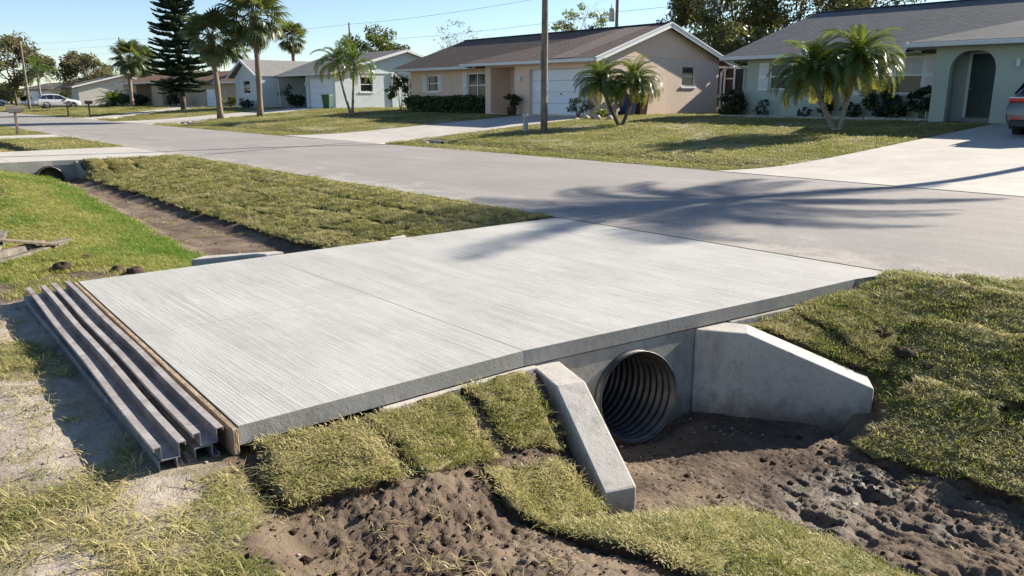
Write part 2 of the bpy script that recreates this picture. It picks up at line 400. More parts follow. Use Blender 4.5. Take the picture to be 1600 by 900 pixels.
def m_concrete(name, c1, c2, broom=False, stain=.3, rough=.85, pits=False, mud=None, boards=False):
    q = N(name); p = q.pos()
    c = q.mix(q.ramp(q.noise(p, 1.1, 5, .65), [(.35, 0), (.68, 1)]), c1, c2)
    c = q.mix(q.ramp(q.noise(p, 9, 4, .7), [(.55, 0), (.8, stain)]), c, tuple(x * .62 for x in c1))
    c = q.mix(q.ramp(q.noise(p, 130, 2), [(.64, 0), (.72, .5)]), c, tuple(x * .5 for x in c1))
    h = q.noise(p, 180, 3, .7); b = q.bump(h, .25, .004)
    c = q.mix(q.ramp(q.noise(q.pos((1, 1, .35)), 3.2, 5, .75), [(.52, 0), (.72, stain * .7)]), c, tuple(x * .55 for x in c1))
    if pits:
        pt_ = q.ramp(q.noise(p, 75, 2, .5), [(.66, 1), (.72, 0)]); c = q.mix(pt_, tuple(x * .5 for x in c1), c); b = q.bump(pt_, .6, .005, b); b = q.bump(q.noise(p, 22, 4, .7), .3, .012, b)
    if boards:
        wv = q.new('ShaderNodeTexWave', wave_type='BANDS', bands_direction='Z'); wv.inputs['Scale'].default_value = 2.1; wv.inputs['Distortion'].default_value = 1.2; wv.inputs['Detail'].default_value = 2
        q.l.new(q.pos(), wv.inputs[0]); bd = q.ramp(wv.outputs['Fac'], [(.0, 0), (.10, 1)]); c = q.mix(bd, tuple(x * .6 for x in c1), c); b = q.bump(bd, .5, .01, b)
    if mud is not None:   # soil splashed on the foot of the wall
        sx = q.new('ShaderNodeSeparateXYZ'); gp = q.new('ShaderNodeNewGeometry'); q.l.new(gp.outputs['Position'], sx.inputs[0])
        hgt = q.math('ADD', sx.outputs[2], q.math('MULTIPLY', q.noise(p, 6, 5, .8), .5)); c = q.mix(q.ramp(q.math('SUBTRACT', q.math('ADD', mud, .25), hgt), [(.0, 0), (.22, .75)]), c, (.10, .072, .052))
    if broom:
        sc = (.5, 120, 1); l1 = q.noise(q.pos(sc), 1.0, 3, .8, .0); l2 = q.noise(q.pos((.3, 4.5, 1)), 1.0, 5, .75)
        lines = q.ramp(l1, [(.40, 0), (.56, 1)]); band = q.ramp(l2, [(.38, .12), (.60, 1)])
        k = q.math('MULTIPLY', q.math('SUBTRACT', 1.0, lines), band)
        c = q.mix(q.math('MULTIPLY', k, .68), c, tuple(x * .60 for x in c1))
        c = q.mix(q.ramp(q.noise(q.pos((.5, 1.6, 1)), 1.3, 5, .7), [(.42, 0), (.7, .35)]), c, tuple(x * 1.22 for x in c2))
        c = q.mix(q.ramp(q.noise(p, 14, 5, .8), [(.60, 0), (.74, .35)]), c, tuple(x * .55 for x in c1))
        b = q.bump(lines, .4, .005, b)
    return q.fin(c, rough, b, .3)
def m_shingle(name, c1, c2, c3):
    q = N(name); a = q.new('ShaderNodeTexCoord'); m = q.new('ShaderNodeMapping'); q.l.new(a.outputs['Object'], m.inputs[0])
    br = q.new('ShaderNodeTexBrick'); q.l.new(m.outputs[0], br.inputs['Vector'])
    br.inputs['Scale'].default_value = 1; br.inputs['Brick Width'].default_value = .30; br.inputs['Row Height'].default_value = .14; br.inputs['Mortar Size'].default_value = .012
    br.inputs['Color1'].default_value = (*c1, 1); br.inputs['Color2'].default_value = (*c2, 1); br.inputs['Mortar'].default_value = (*[x * .45 for x in c1], 1); br.inputs['Bias'].default_value = -.1
    p = q.pos(); c = q.mix(q.ramp(q.noise(p, .8, 5, .7), [(.4, 0), (.7, .8)]), br.outputs['Color'], c3)
    c = q.mix(q.ramp(q.noise(p, 60, 2), [(.35, .5), (.6, 0)]), c, tuple(x * .5 for x in c1))
    inv = q.math('SUBTRACT', 1.0, br.outputs['Fac'])
    return q.fin(c, .92, q.bump(inv, .8, .02), .2)
def m_stucco(name, c, bs=35, strength=.5):
    q = N(name); p = q.pos(); n = q.noise(p, .9, 4, .6)
    cc = q.mix(q.ramp(n, [(.35, 0), (.7, 1)]), tuple(x * .93 for x in c), tuple(x * 1.05 for x in c))
    cc = q.mix(q.ramp(q.noise(q.pos((1, 1, .15)), 2.2, 4, .7), [(.55, 0), (.8, .25)]), cc, tuple(x * .72 for x in c))
    return q.fin(cc, .9, q.bump(q.noise(p, bs, 4, .65), strength, .02), .2)
def m_glass(name, c=(.014, .017, .02)):
    q = N(name); p = q.pos()
    cc = q.mix(q.ramp(q.noise(p, 2.5, 3), [(.4, 0), (.65, 1)]), c, tuple(x * 2.2 for x in c))
    return q.fin(cc, .06, None, .3)
def m_bark(name, c, ring=0, sc=10):
    q = N(name); p = q.pos((1, 1, .35) if not ring else (1, 1, 1))
    n = q.noise(p, sc, 5, .7)
    cc = q.mix(q.ramp(n, [(.35, 0), (.68, 1)]), tuple(x * .55 for x in c), tuple(x * 1.2 for x in c))
    b = q.bump(n, .7, .03)
    if ring:
        wv = q.new('ShaderNodeTexWave', wave_type='BANDS', bands_direction='Z'); wv.inputs['Scale'].default_value = ring; wv.inputs['Distortion'].default_value = 3
        q.l.new(q.pos(), wv.inputs[0]); cc = q.mix(q.ramp(wv.outputs['Fac'], [(.0, .55), (.4, 0)]), cc, tuple(x * .4 for x in c)); b = q.bump(wv.outputs['Fac'], .5, .02, b)
    return q.fin(cc, .92, b, .2)
def m_siding(name, c):
    q = N(name); wv = q.new('ShaderNodeTexWave', wave_type='BANDS', bands_direction='Y'); wv.inputs['Scale'].default_value = 1.6
    q.l.new(q.pos(), wv.inputs[0]); k = q.ramp(wv.outputs['Fac'], [(.0, 0), (.12, 1)])
    return q.fin(q.mix(k, tuple(x * .6 for x in c), c), .7, q.bump(k, .6, .02), .3)
M = dict(
 ground=m_ground(), asphalt=m_asphalt(),
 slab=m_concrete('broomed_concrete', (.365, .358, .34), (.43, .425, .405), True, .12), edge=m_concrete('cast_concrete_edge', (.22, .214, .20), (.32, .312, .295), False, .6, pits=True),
 wing=m_concrete('cast_concrete_wall', (.37, .35, .318), (.465, .445, .41), False, .9, mud=-.58, pits=True), head=m_concrete('rough_headwall', (.25, .236, .212), (.39, .372, .34), False, .75, pits=True, mud=-.55),
 drive=m_concrete('driveway_concrete', (.37, .345, .31), (.45, .425, .39), False, .3), oldcon=m_concrete('old_concrete', (.26, .25, .23), (.38, .365, .34), False, .7),
 peach=m_stucco('peach_stucco', (.74, .545, .42)), peachtex=m_stucco('peach_textured_stucco', (.68, .55, .46), 14, .9), sage=m_stucco('sage_stucco', (.43, .485, .405)),
 bluew=m_stucco('pale_blue_stucco', (.60, .65, .66), 18, .7), tan=m_stucco('tan_stucco', (.46, .36, .25)), cream=m_stucco('cream_stucco', (.52, .49, .44)),
 rbrown=m_shingle('brown_shingles', (.15, .112, .092), (.23, .175, .145), (.18, .138, .115)), rbrown_lit=m_shingle('brown_shingles_lit', (.24, .185, .155), (.31, .245, .205), (.27, .21, .175)), rgrey=m_shingle('grey_shingles', (.145, .148, .15), (.22, .22, .22), (.18, .18, .18)),
 rlight=m_shingle('light_grey_shingles', (.22, .22, .215), (.29, .285, .28), (.25, .25, .24)), rrust=m_shingle('rust_shingles', (.19, .115, .078), (.25, .155, .105), (.2, .13, .09)), rdark=m_shingle('dark_roof', (.13, .115, .10), (.17, .15, .135), (.15, .135, .12)),
 white=simple('white_paint', (.76, .76, .74), .5, .4, 0, .04), whitedoor=simple('white_door_paint', (.72, .74, .76), .45, .4, 0, .03), trimgrey=simple('gutter_paint', (.60, .60, .58), .45, .5, 0, .06),
 glass=m_glass('window_glass'), blind=simple('window_blind', (.55, .53, .48), .7), dkdoor=simple('dark_teal_door', (.03, .06, .06), .4, .4), ridge=simple('ridge_cap', (.035, .05, .08), .8),
 dark=simple('dark_plastic', (.02, .02, .022), .5), black=simple('black_paint', (.012, .012, .014), .35, .5), screen=simple('screen_mesh', (.05, .05, .05), .9),
 green_bin=simple('green_bin_plastic', (.03, .085, .05), .5), blue_bin=simple('blue_bin_plastic', (.012, .03, .12), .45), brown_bin=simple('brown_bin_plastic', (.06, .03, .018), .5),
 wood=m_bark('weathered_wood', (.25, .20, .15), 0, 14), form=m_bark('form_lumber', (.36, .265, .175), 0, 12), pole=m_bark('grey_pole_wood', (.22, .19, .155), 0, 7), graywood=m_bark('grey_board', (.20, .175, .15), 0, 8),
 trunk=m_bark('palm_trunk_bark', (.27, .215, .16), 5.5, 12), trunkg=m_bark('smooth_palm_trunk', (.33, .295, .24), 4.0, 8), bark=m_bark('tree_bark', (.13, .105, .08), 0, 8), twig=simple('pale_twigs', (.26, .22, .18), .9),
 steel=splash('weathered_steel', (.15, .15, .16), (.30, .30, .31), (.16, .10, .075)), rust=splash('rusty_lip', (.30, .26, .24), (.46, .42, .38), (.21, .13, .09)), galv=simple('galvanized_steel', (.095, .095, .093), .48, .5, .7, .35, 7, .15, 40),
 alum=simple('aluminium', (.55, .55, .55), .4, .5, .6), transf=simple('transformer_grey', (.42, .43, .43), .4), rubber=simple('tyre_rubber', (.018, .018, .018), .8), rim=simple('alloy_rim', (.35, .35, .36), .3, .5, .8),
 silver=simple('silver_car_paint', (.62, .63, .65), .25, .6, .2, .02), carwhite=simple('white_car_paint', (.75, .75, .75), .25, .6, 0, .02), cargrey=simple('grey_car_paint', (.10, .105, .12), .22, .6, .4, .03), carglass=m_glass('car_glass', (.012, .016, .024)),
 redlens=simple('red_lens', (.45, .015, .01), .2, .6), clearlens=simple('clear_lens', (.7, .7, .7), .15, .6), chrome=simple('chrome_strip', (.6, .6, .6), .15, .5, 1), terracotta=simple('dark_pot', (.09, .05, .035), .6), stone=simple('pale_stone', (.42, .37, .31), .9, .2, 0, .3, 12, .5, 40),
 clod=simple('dark_soil_clod', (.068, .048, .036), .95, .1, 0, .4, 18, .8, 60), pebble=simple('pebble', (.26, .225, .19), .9, .2, 0, .35, 30), turfside=simple('sod_soil', (.06, .042, .028), .95, .1, 0, .4, 25, .9, 70), brickedge=simple('brick_edging', (.28, .15, .10), .9, .2, 0, .3, 9),
 bluechair=simple('navy_fabric', (.02, .03, .07), .8), grate=simple('mail_metal', (.16, .14, .13), .6, .4, .3), orange=simple('faded_mailbox_paint', (.55, .42, .33), .6),
 frond=leafmat('palm_frond', (.045, .10, .018), (.11, .165, .03), .33, .36, .55), frondy=leafmat('yellowing_frond', (.22, .20, .03), (.30, .19, .03), .45, .45), frondd=leafmat('dark_frond', (.032, .068, .016), (.065, .11, .022), .33, .22, .55),
 xmas=leafmat('bright_palm_frond', (.03, .085, .02), (.07, .14, .03), .35, .35), fan=leafmat('fan_palm_leaf', (.055, .08, .035), (.10, .125, .055), .42, .28), fand=leafmat('dry_fan_leaf', (.20, .17, .09), (.27, .22, .12), .6, .3),
 pine=leafmat('pine_needles', (.012, .03, .016), (.03, .055, .025), .6, .12, .3), oak=leafmat('oak_leaves', (.028, .042, .014), (.09, .095, .035), .45, .25, .5, False, 1.2), olive=leafmat('olive_leaves', (.07, .075, .03), (.14, .125, .06), .6, .25, .3, False, 1.2),
 brownleaf=leafmat('brownish_foliage', (.10, .085, .05), (.17, .14, .09), .8, .2, .2, False, .8), shrub=leafmat('shrub_leaves', (.022, .045, .014), (.055, .085, .026), .4, .25, .5), shrubd=leafmat('dark_shrub_leaves', (.012, .022, .010), (.03, .045, .018), .4, .15, .5), lime=leafmat('lime_leaves', (.08, .13, .03), (.14, .19, .05), .4, .4, .5, False, 1.5),
 blade=leafmat('grass_blade', (.19, .205, .042), (.55, .465, .24), .5, .42, .35, True), bladeg=leafmat('green_blade', (.14, .25, .032), (.46, .42, .14), .5, .45, .35, True),
)
# ================================================================== ground, road, driveways
def steps(parts):
    out = []
    for a, b, d in parts: out += list(np.arange(a, b - 1e-6, d))
    return out
def grow(a, d, k, end):
    out = []; sgn = 1 if end > a else -1
    while sgn * (end - a) > 0: out.append(a); a += sgn * d; d *= k
    return out + [end]
S_l = grow(-3.4, .08, 1.25, -2500)[::-1][:-1] + steps([(-3.4, -2.4, .06), (-2.4, .5, .015), (.5, .6, .05), (.6, 4.4, .09), (4.4, 8.5, .045), (8.5, 14, .08), (14, 20.2, .12), (20.2, 60, .28), (60, 130, 1.2)]) + grow(130, 2, 1.25, 2500)
T_l = grow(-7.4, .1, 1.25, -2500)[::-1][:-1] + steps([(-7.4, -6.0, .035), (-6.0, -2.3, .015), (-2.3, -1.6, .028), (-1.6, .6, .06), (.6, 7, 1.0), (7, 10.5, .12), (10.5, 24, .28), (24, 34, 1)]) + grow(34, 2, 1.25, 2500)
S_l = np.array(S_l); T_l = np.array(T_l)
gs, gt = np.meshgrid(S_l, T_l, indexing='ij')
gx, gy = -gs.ravel(), gt.ravel()
gz = H(gx, gy); soil_, sand_, _ = masks(gx, gy)
ns, nt_ = len(S_l), len(T_l)
ii, jj = np.meshgrid(np.arange(ns - 1), np.arange(nt_ - 1), indexing='ij'); a0 = (ii * nt_ + jj).ravel()
gm = fast_mesh('ground', np.stack([gx, gy, gz], 1), np.stack([a0, a0 + 1, a0 + nt_ + 1, a0 + nt_], 1), [M['ground']], True)
attr(gm, 'soil', soil_); attr(gm, 'sand', sand_)
attr(gm, 'wet', ((gx > -.5) & (gx < 4) & (gy > -3.7) & (gy < -2.3)) * ss(.5, 1.1, gx))
tag(link('ground', gm), kind='structure')

def sheet(name, ss_, edges, zf, mat, kind='structure', parent=None):
    """sheet along the road: for each s a row from edge a to edge b"""
    v = []; f = []; n = 9
    for s_ in ss_:
        a, b = edges(s_)
        for k in range(n):
            t = a + (b - a) * k / (n - 1); v.append((-s_, t, zf(s_, t)))
    for i in range(len(ss_) - 1):
        for k in range(n - 1): f.append((i * n + k, i * n + k + 1, i * n + n + k + 1, i * n + n + k))
    m = fast_mesh(name, np.array(v), np.array(f), [mat], True); o = link(name, m, parent)
    return tag(o, kind=kind)
road_s = list(np.arange(-40, -2, 1.0)) + list(np.arange(-2, 26, .12)) + list(np.arange(26, 110, .6)) + grow(110, 2, 1.2, 900)
def road_edges(s_):
    e = float(near_road_edge(s_)); n1 = float(fbm(s_, 1.0, 1.3, 3, 41)) * .05
    if -.0 < s_ < 4.6: e = .008; n1 = 0
    return e + n1 * (0 if 19.8 < s_ < 24.6 else 1), float(far_road_edge(s_)) + float(fbm(s_, 5.0, .9, 3, 42)) * .06
sheet('road', road_s, road_edges, lambda s_, t: .004 + .03 * (1 - ((t - 3.6) / 3.7) ** 2) * (0 if t < .2 else 1), M['asphalt'])

def strip(name, pts, w_, zf, mat, parent=None):
    mb = MB(); vs = []
    P = [Vector(p) for p in pts]; Q = []
    for a, b in zip(P[:-1], P[1:]):
        for k in range(12): q = a.lerp(b, k / 12); Q.append(q + Vector((.05 * float(noise(q.x * 2.1, q.y * 2.1, 71)), .05 * float(noise(q.x * 2.1, q.y * 2.1, 72)))))
    Q.append(P[-1])
    for i, q in enumerate(Q):
        d = (Q[min(i + 1, len(Q) - 1)] - Q[max(i - 1, 0)]).normalized(); n = Vector((-d.y, d.x)) * w_ * (.7 + .6 * float(_hash(np.array(i), np.array(3), 5))) / 2
        vs += [(q.x + n.x, q.y + n.y, zf(q.x, q.y)), (q.x - n.x, q.y - n.y, zf(q.x, q.y))]
    mb.add(vs, [(2 * i, 2 * i + 1, 2 * i + 3, 2 * i + 2) for i in range(len(Q) - 1)]); return obj(name, mb, mat, parent)
def zr(x, y): return .0085 + .03 * (1 - ((y - 3.6) / 3.7) ** 2) * (0 if y < .2 else 1)
road = bpy.data.objects['road']
strip('tar_seam', [(-18.9, .05), (-19.6, 1.6), (-20.6, 4.3), (-21.6, 6.7)], .06, zr, M['rubber'], road)
def far_drive(d, name, nslab, label=None):
    ys = [7.28 - .5 * ss(10, 30, d[0])] ; y = ys[0]
    while y < d[4] - .1: y += .45; ys.append(min(y, d[4]))
    root = bpy.data.objects.new(name, None); col.objects.link(root); tag(root, kind='structure')
    segs = np.array_split(np.arange(len(ys) - 1), nslab)
    for sg in segs:
        mb = MB(); rows = [ys[k] for k in sg] + [ys[sg[-1] + 1]]
        for k, yy in enumerate(rows):
            g = .004 if k == 0 else (-.004 if k == len(rows) - 1 else 0)
            a, b = drive_edges(d, yy); zt = max(float(yard_z((a + b) / 2, yy)), .0) * 1.0 + .036
            zt -= .022 * math.exp(-(yy - ys[0]) / 1.5)
            mb.v += [(-a, yy + g, zt), (-a, yy + g, zt - .12), (-b, yy + g, zt - .12), (-b, yy + g, zt)]
        for k in range(len(rows) - 1):
            o = k * 4
            mb.f += [(o + 3, o + 7, o + 4, o), (o, o + 4, o + 5, o + 1), (o + 2, o + 6, o + 7, o + 3)]
        e = len(rows) * 4 - 4; mb.f += [(0, 1, 2, 3), (e + 3, e + 2, e + 1, e)]; mb.m = [0] * len(mb.f)
        obj('concrete_panel', mb, M['drive'], root)
    return root
for d, k in zip(DRIVES, (4, 4, 3, 1)): far_drive(d, 'driveway', k)

# the neighbouring driveway on the near side, over the second culvert
r2 = bpy.data.objects.new('neighbour_driveway', None); col.objects.link(r2); tag(r2, kind='structure')
for y0, y1 in ((-4.0, -.01), (-8.3, -4.02), (-14, -8.32)):
    mb = MB(); mb.slab([(-24.3, y0, .0), (-19.9, y0, .0), (-19.9 + (.0 if y1 < -1 else .5), y1, .002), (-24.3 - (.0 if y1 < -1 else .5), y1, .002)], .12); obj('concrete_panel', mb, M['drive'], r2)
mb = MB(); mb.slab([(-35.6, -14, -.03), (-33.4, -14, -.03), (-33.2, -.01, -.0), (-35.8, -.01, -.0)], .2); tag(obj('farther_driveway', mb, M['drive']), kind='structure')

# ================================================================== new concrete driveway slab
def s_front(t): return float(np.interp(t, [-6.05, -4.1, -2.8, -1.4, -.5, 0], [.50, .47, .31, .15, .07, -.04]))
def t_left(s_): return float(np.interp(s_, [.4, 4.5], [-6.02, -5.86]))
apron = bpy.data.objects.new('driveway_apron', None); col.objects.link(apron); tag(apron, kind='structure')
g = .0004
def panel(sa, sb, ta, tb):
    fr = sa is None
    ts = np.linspace(0, 1, 9)
    def corner(u, v):  # u 0 front..1 back, v 0 left..1 road side
        t0 = ta if ta is not None else -6.0
        t = t0 + (tb - t0) * v
        s0 = s_front(t) if fr else sa
        s_ = s0 + (sb - s0) * u
        if ta is None: t = t_left(s_) + (tb - t_left(s_)) * v
        return (-s_, t, 0.0)
    pts = [corner(0, v) for v in ts] + [corner(1, v) for v in ts[::-1]]
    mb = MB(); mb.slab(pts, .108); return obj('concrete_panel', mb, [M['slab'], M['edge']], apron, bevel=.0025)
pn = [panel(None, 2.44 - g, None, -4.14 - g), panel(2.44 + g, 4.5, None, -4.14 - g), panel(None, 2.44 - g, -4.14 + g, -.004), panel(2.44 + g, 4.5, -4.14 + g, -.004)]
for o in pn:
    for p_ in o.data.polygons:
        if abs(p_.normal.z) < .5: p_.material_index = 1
# thin footing ledge under the slab edge
mb = MB(); pt = [(-s_front(t) + .035, t, -.117) for t in (-5.2, -4.6, -4.05)]; mb.slab(pt + [(q[0] - .2, q[1], q[2]) for q in pt[::-1]], .09)
obj('footing', mb, M['wing'], apron, bevel=.01)
mb = MB(); pt = [(-s_front(t) + .02, t, -.117) for t in (-2.2, -1.6, -1.1, -.7)]; mb.slab(pt + [(q[0] - .2, q[1], q[2]) for q in pt[::-1]], .09)
obj('footing', mb, M['head'], apron, bevel=.01)

def wall_with_hole(xf, t0, t1, z0, z1, tc, zc, rad, th, n=64):
    """headwall: front face at x = xf(t), round hole, thickness th away from the viewer (-x)"""
    mb = MB(); ang = sorted(set([2 * math.pi * k / n for k in range(n)] + [math.atan2(z - zc, t - tc) % (2 * math.pi) for t in (t0, t1) for z in (z0, z1)]))
    inn, out = [], []
    for a in ang:
        c, s_ = math.cos(a), math.sin(a)
        k = min([(q - o) / d for q, o, d in ((t1, tc, c), (t0, tc, c), (z1, zc, s_), (z0, zc, s_)) if abs(d) > 1e-9 and (q - o) / d > 0])
        inn.append((tc + rad * c, zc + rad * s_)); out.append((tc + k * c, zc + k * s_))
    m = len(ang); vs = []
    for dx in (0, -th):
        for ring in (inn, out): vs += [(xf(t) + dx, t, z) for t, z in ring]
    F = []
    for j in range(m):
        k = (j + 1) % m
        F += [(j, k, m + k, m + j), (2 * m + j, 3 * m + j, 3 * m + k, 2 * m + k), (j, 2 * m + j, 2 * m + k, k), (m + j, m + k, 3 * m + k, 3 * m + j)]
    return mb.add(vs, F)
def corrugated(x0f, x1, tc, zc, rad, n=44, amp=.010, pitch=.052, skew=0.0):
    L = x0f - x1; xs = []; x = 0.0
    while x < L: xs.append(x); x += pitch / 6 if x < 1.6 else pitch / 3
    vs = []
    for x in xs:
        r_ = rad + (amp * math.sin(6.2831853 * x / pitch) if x > .0 else amp)
        for j in range(n):
            a = 6.2831853 * j / n; t = tc + r_ * math.cos(a); fade = max(0, 1 - x / .5)
            vs.append((x0f - x + skew * (t - tc) * fade - .10 * (r_ * math.sin(a)) * fade, t, zc + r_ * math.sin(a)))
    F = [(i * n + j, i * n + (j + 1) % n, i * n + n + (j + 1) % n, i * n + n + j) for i in range(len(xs) - 1) for j in range(n)]
    mb = MB(); mb.add(vs, F); return mb
def wing(name, inner, outer, zs, zb, mat, parent, off, label=None):
    """wing wall from three plan points on each face (s, t) with top heights zs"""
    mb = MB(); I = [(-s_, t) for s_, t in inner]; O_ = [(-s_, t) for s_, t in outer]
    vs = [(p[0], p[1], z) for p, z in zip(I, zs)] + [(p[0], p[1], z) for p, z in zip(O_, zs)] + [(p[0], p[1], zb) for p in I] + [(p[0], p[1], zb) for p in O_]
    F = [(0, 1, 4, 3), (1, 2, 5, 4), (6, 9, 10, 7), (7, 10, 11, 8), (0, 6, 7, 1), (1, 7, 8, 2), (3, 4, 10, 9), (4, 5, 11, 10), (0, 3, 9, 6), (2, 8, 11, 5)]
    mb.add(vs, F); return obj(name, mb, mat, parent, off=off, bevel=.014)
cl = (-.4, -3.2, -.85)
cul = empty('culvert', cl, 'new concrete culvert with splayed wing walls and corrugated pipe under the pale slab', 'culvert')
obj('headwall', wall_with_hole(lambda t: -s_front(t) - .012, -4.1, -2.22, -1.05, -.118, -3.20, -.505, .335, .16), M['head'], cul, off=cl)
pp = obj('drain_pipe', corrugated(-.27, -4.75, -3.20, -.505, .322, skew=.20), M['galv'], cul, True, off=cl); so = pp.modifiers.new('wall', 'SOLIDIFY'); so.thickness = .005; so.offset = 1
def straight(a, b, k, hw):
    a, b = Vector(a), Vector(b); d = (b - a).normalized(); n = Vector((-d.y, d.x)); c = [a, a + d * k, b]; return [tuple(p + n * hw) for p in c], [tuple(p - n * hw) for p in c]
wing('wing_wall', *straight((.475, -3.95), (-.53, -4.30), .40, .105), (-.125, -.135, -.53), -1.1, M['wing'], cul, cl)
wing('wing_wall', *straight((.36, -2.46), (-.70, -1.72), .38, .135), (-.12, -.125, -.475), -1.1, M['wing'], cul, cl)
wing('wing_wall', [(4.52, -3.92), (4.60, -3.95), (5.1, -4.55)], [(4.52, -4.12), (4.62, -4.18), (4.98, -4.72)], (.022, .02, -.03), -.9, M['wing'], cul, cl)
wing('wing_wall', [(4.52, -2.62), (4.58, -2.60), (5.1, -2.3)], [(4.52, -2.40), (4.62, -2.36), (5.0, -2.1)], (.012, .01, -.2), -.9, M['wing'], cul, cl)
c2 = (-19.9, -3.3, -.6)
cul2 = empty('culvert', c2, 'older stained concrete culvert with a dark round pipe at the far end of the ditch', 'culvert')
obj('headwall', wall_with_hole(lambda t: -19.79, -4.9, -2.5, -1.0, .002, -3.22, -.46, .335, .105), M['oldcon'], cul2, off=c2)
pp = obj('drain_pipe', corrugated(-19.68, -24.4, -3.22, -.46, .32, 28, .01, .09), M['galv'], cul2, True, off=c2); so = pp.modifiers.new('wall', 'SOLIDIFY'); so.thickness = .03; so.offset = 1
wing('wing_wall', [(19.78, -2.62), (19.6, -2.60), (19.0, -2.52)], [(19.78, -2.56), (19.6, -2.54), (19.0, -2.46)], (-.01, -.06, -.46), -1.0, M['oldcon'], cul2, c2)

# ================================================================== steel forms, form board, lumber
def channel_mesh(L, a=.043, lip=.032, h=.074, t=.005, ret=.02):
    pr = [(-a - lip, h), (-a + t, h), (-a + t, t), (a - t, t), (a - t, h), (a + lip, h), (a + lip, h - ret), (a + lip - t, h - ret), (a + lip - t, h - t), (a, h - t), (a, 0), (-a, 0), (-a, h - t), (-a - lip + t, h - t), (-a - lip + t, h - ret), (-a - lip, h - ret)]
    mb = MB(); k = len(pr); nseg = 10; vs = []
    for i in range(nseg + 1):
        x = L * (i / nseg - .5); vs += [(x, u + .004 * math.sin(i * 1.3), v) for u, v in pr]
    F = [(i * k + j, i * k + (j + 1) % k, i * k + k + (j + 1) % k, i * k + k + j) for i in range(nseg) for j in range(k)]
    mb.add(vs, F)
    for e, rv in ((0, 1), (nseg, 0)):  # end caps, split into quads along the thin section
        q = [(0, 1, 2, 12), (2, 3, 10, 11), (3, 4, 9, 10), (4, 5, 8, 9), (5, 6, 7, 8), (11, 12, 2), (12, 13, 0), (13, 14, 15, 0)]
        F2 = [tuple(e * k + i for i in f) for f in q]; mb.f += [f[::-1] if rv else f for f in F2]; mb.m += [0] * len(F2)
    mm = mb.mesh('steel_channel', [M['steel'], M['rust']]); fixn(mm)
    for p_ in mm.polygons:
        if p_.center.z > h - .012 or abs(p_.center.y) > a + lip - .008: p_.material_index = 1
    return mm
chm = channel_mesh(4.06); az = math.atan2(-.165, 4.06)
up, lo = [], []
for (tt, zz, flip, sh, lab) in ((-6.275, -.155, True, .03, 'upside-down steel channel at the bottom outer left of the form stack, half in shade'), (-6.072, -.155, True, .0, 'upside-down steel channel at the bottom of the stack, next to the wooden form board'),
                                (-6.245, -.078, False, .05, 'rusty steel channel lying open on top of the stack, farther from the slab'), (-6.045, -.078, False, .0, 'rusty steel channel lying open on top of the stack, next to the wooden form board')):
    o = link('steel_channel', chm); o.location = (-2.58 + sh, tt - .02, zz + (.074 if flip else 0)); o.rotation_euler = (math.pi if flip else 0, 0, az + (.012 if sh == .03 else 0))
    tag(o, lab, 'steel channel', 'steel channels stacked beside the slab')
mb = MB(); mb.cbox(-2.03, 2.03, -.015, .015, -.155, 0, .004)
o = root_mesh('form_board', mb, M['form'], (0, 0, 0), 'long wooden form board standing on edge against the left side of the slab', 'board'); o.location = (-2.5, -5.962, -.003); o.rotation_euler = (0, 0, math.atan2(-.16, 4.1))
lum = [((-6.55, -6.02, -.07), 1.3, .09, .09, 2.45, .02, 'dark square timber with a pale cut end lying on the scrap lumber', 'graywood'), ((-6.45, -5.93, -.10), 1.5, .09, .05, 2.35, 0, 'longest grey plank sticking out of the scrap lumber pile', 'graywood'),
       ((-6.75, -5.93, .03), .9, .14, .03, 1.7, .22, 'weathered wide board tilted across the top of the scrap lumber', 'wood'), ((-6.5, -6.20, -.10), 1.4, .10, .05, 2.5, 0, 'pale plank at the bottom front of the scrap lumber', 'graywood'),
       ((-6.82, -5.80, -.09), 1.2, .10, .04, 2.2, 0, 'light plank at the back of the scrap lumber pile', 'graywood'), ((-6.95, -6.05, .02), .8, .12, .03, 2.9, -.1, 'short bright board lying flat on the scrap lumber', 'graywood')]
for p_, L, w_, h_, rz, ry, lab, mt in lum:
    mb = MB(); mb.cbox(-L / 2, L / 2, -w_ / 2, w_ / 2, -h_ / 2, h_ / 2, .005)
    d = Vector((math.cos(rz), math.sin(rz))); o = root_mesh('scrap_board', mb, M[mt], (0, 0, 0), lab, 'board', 'scrap lumber on the grass')
    o.location = (p_[0] - .27, p_[1] - .03, p_[2]); o.rotation_euler = (0, ry, rz)
# pale bits of concrete by the slab's back edge
mb = MB(); mb.cbox(-.07, .07, -.13, .13, -.04, .015, .01); o = root_mesh('concrete_block', mb, M['wing'], (-4.62, -2.5, .04), 'small pale concrete block at the back edge of the slab', 'block'); o.rotation_euler = (0, .05, .2)
mb = MB(); mb.cbox(-.11, .11, -.03, .03, -.01, .01, .004); o = root_mesh('offcut', mb, M['white'], (-8.3, -3.0, -.46), 'small white offcut lying on the ditch floor', 'offcut'); o.rotation_euler = (.1, .1, 1.1)

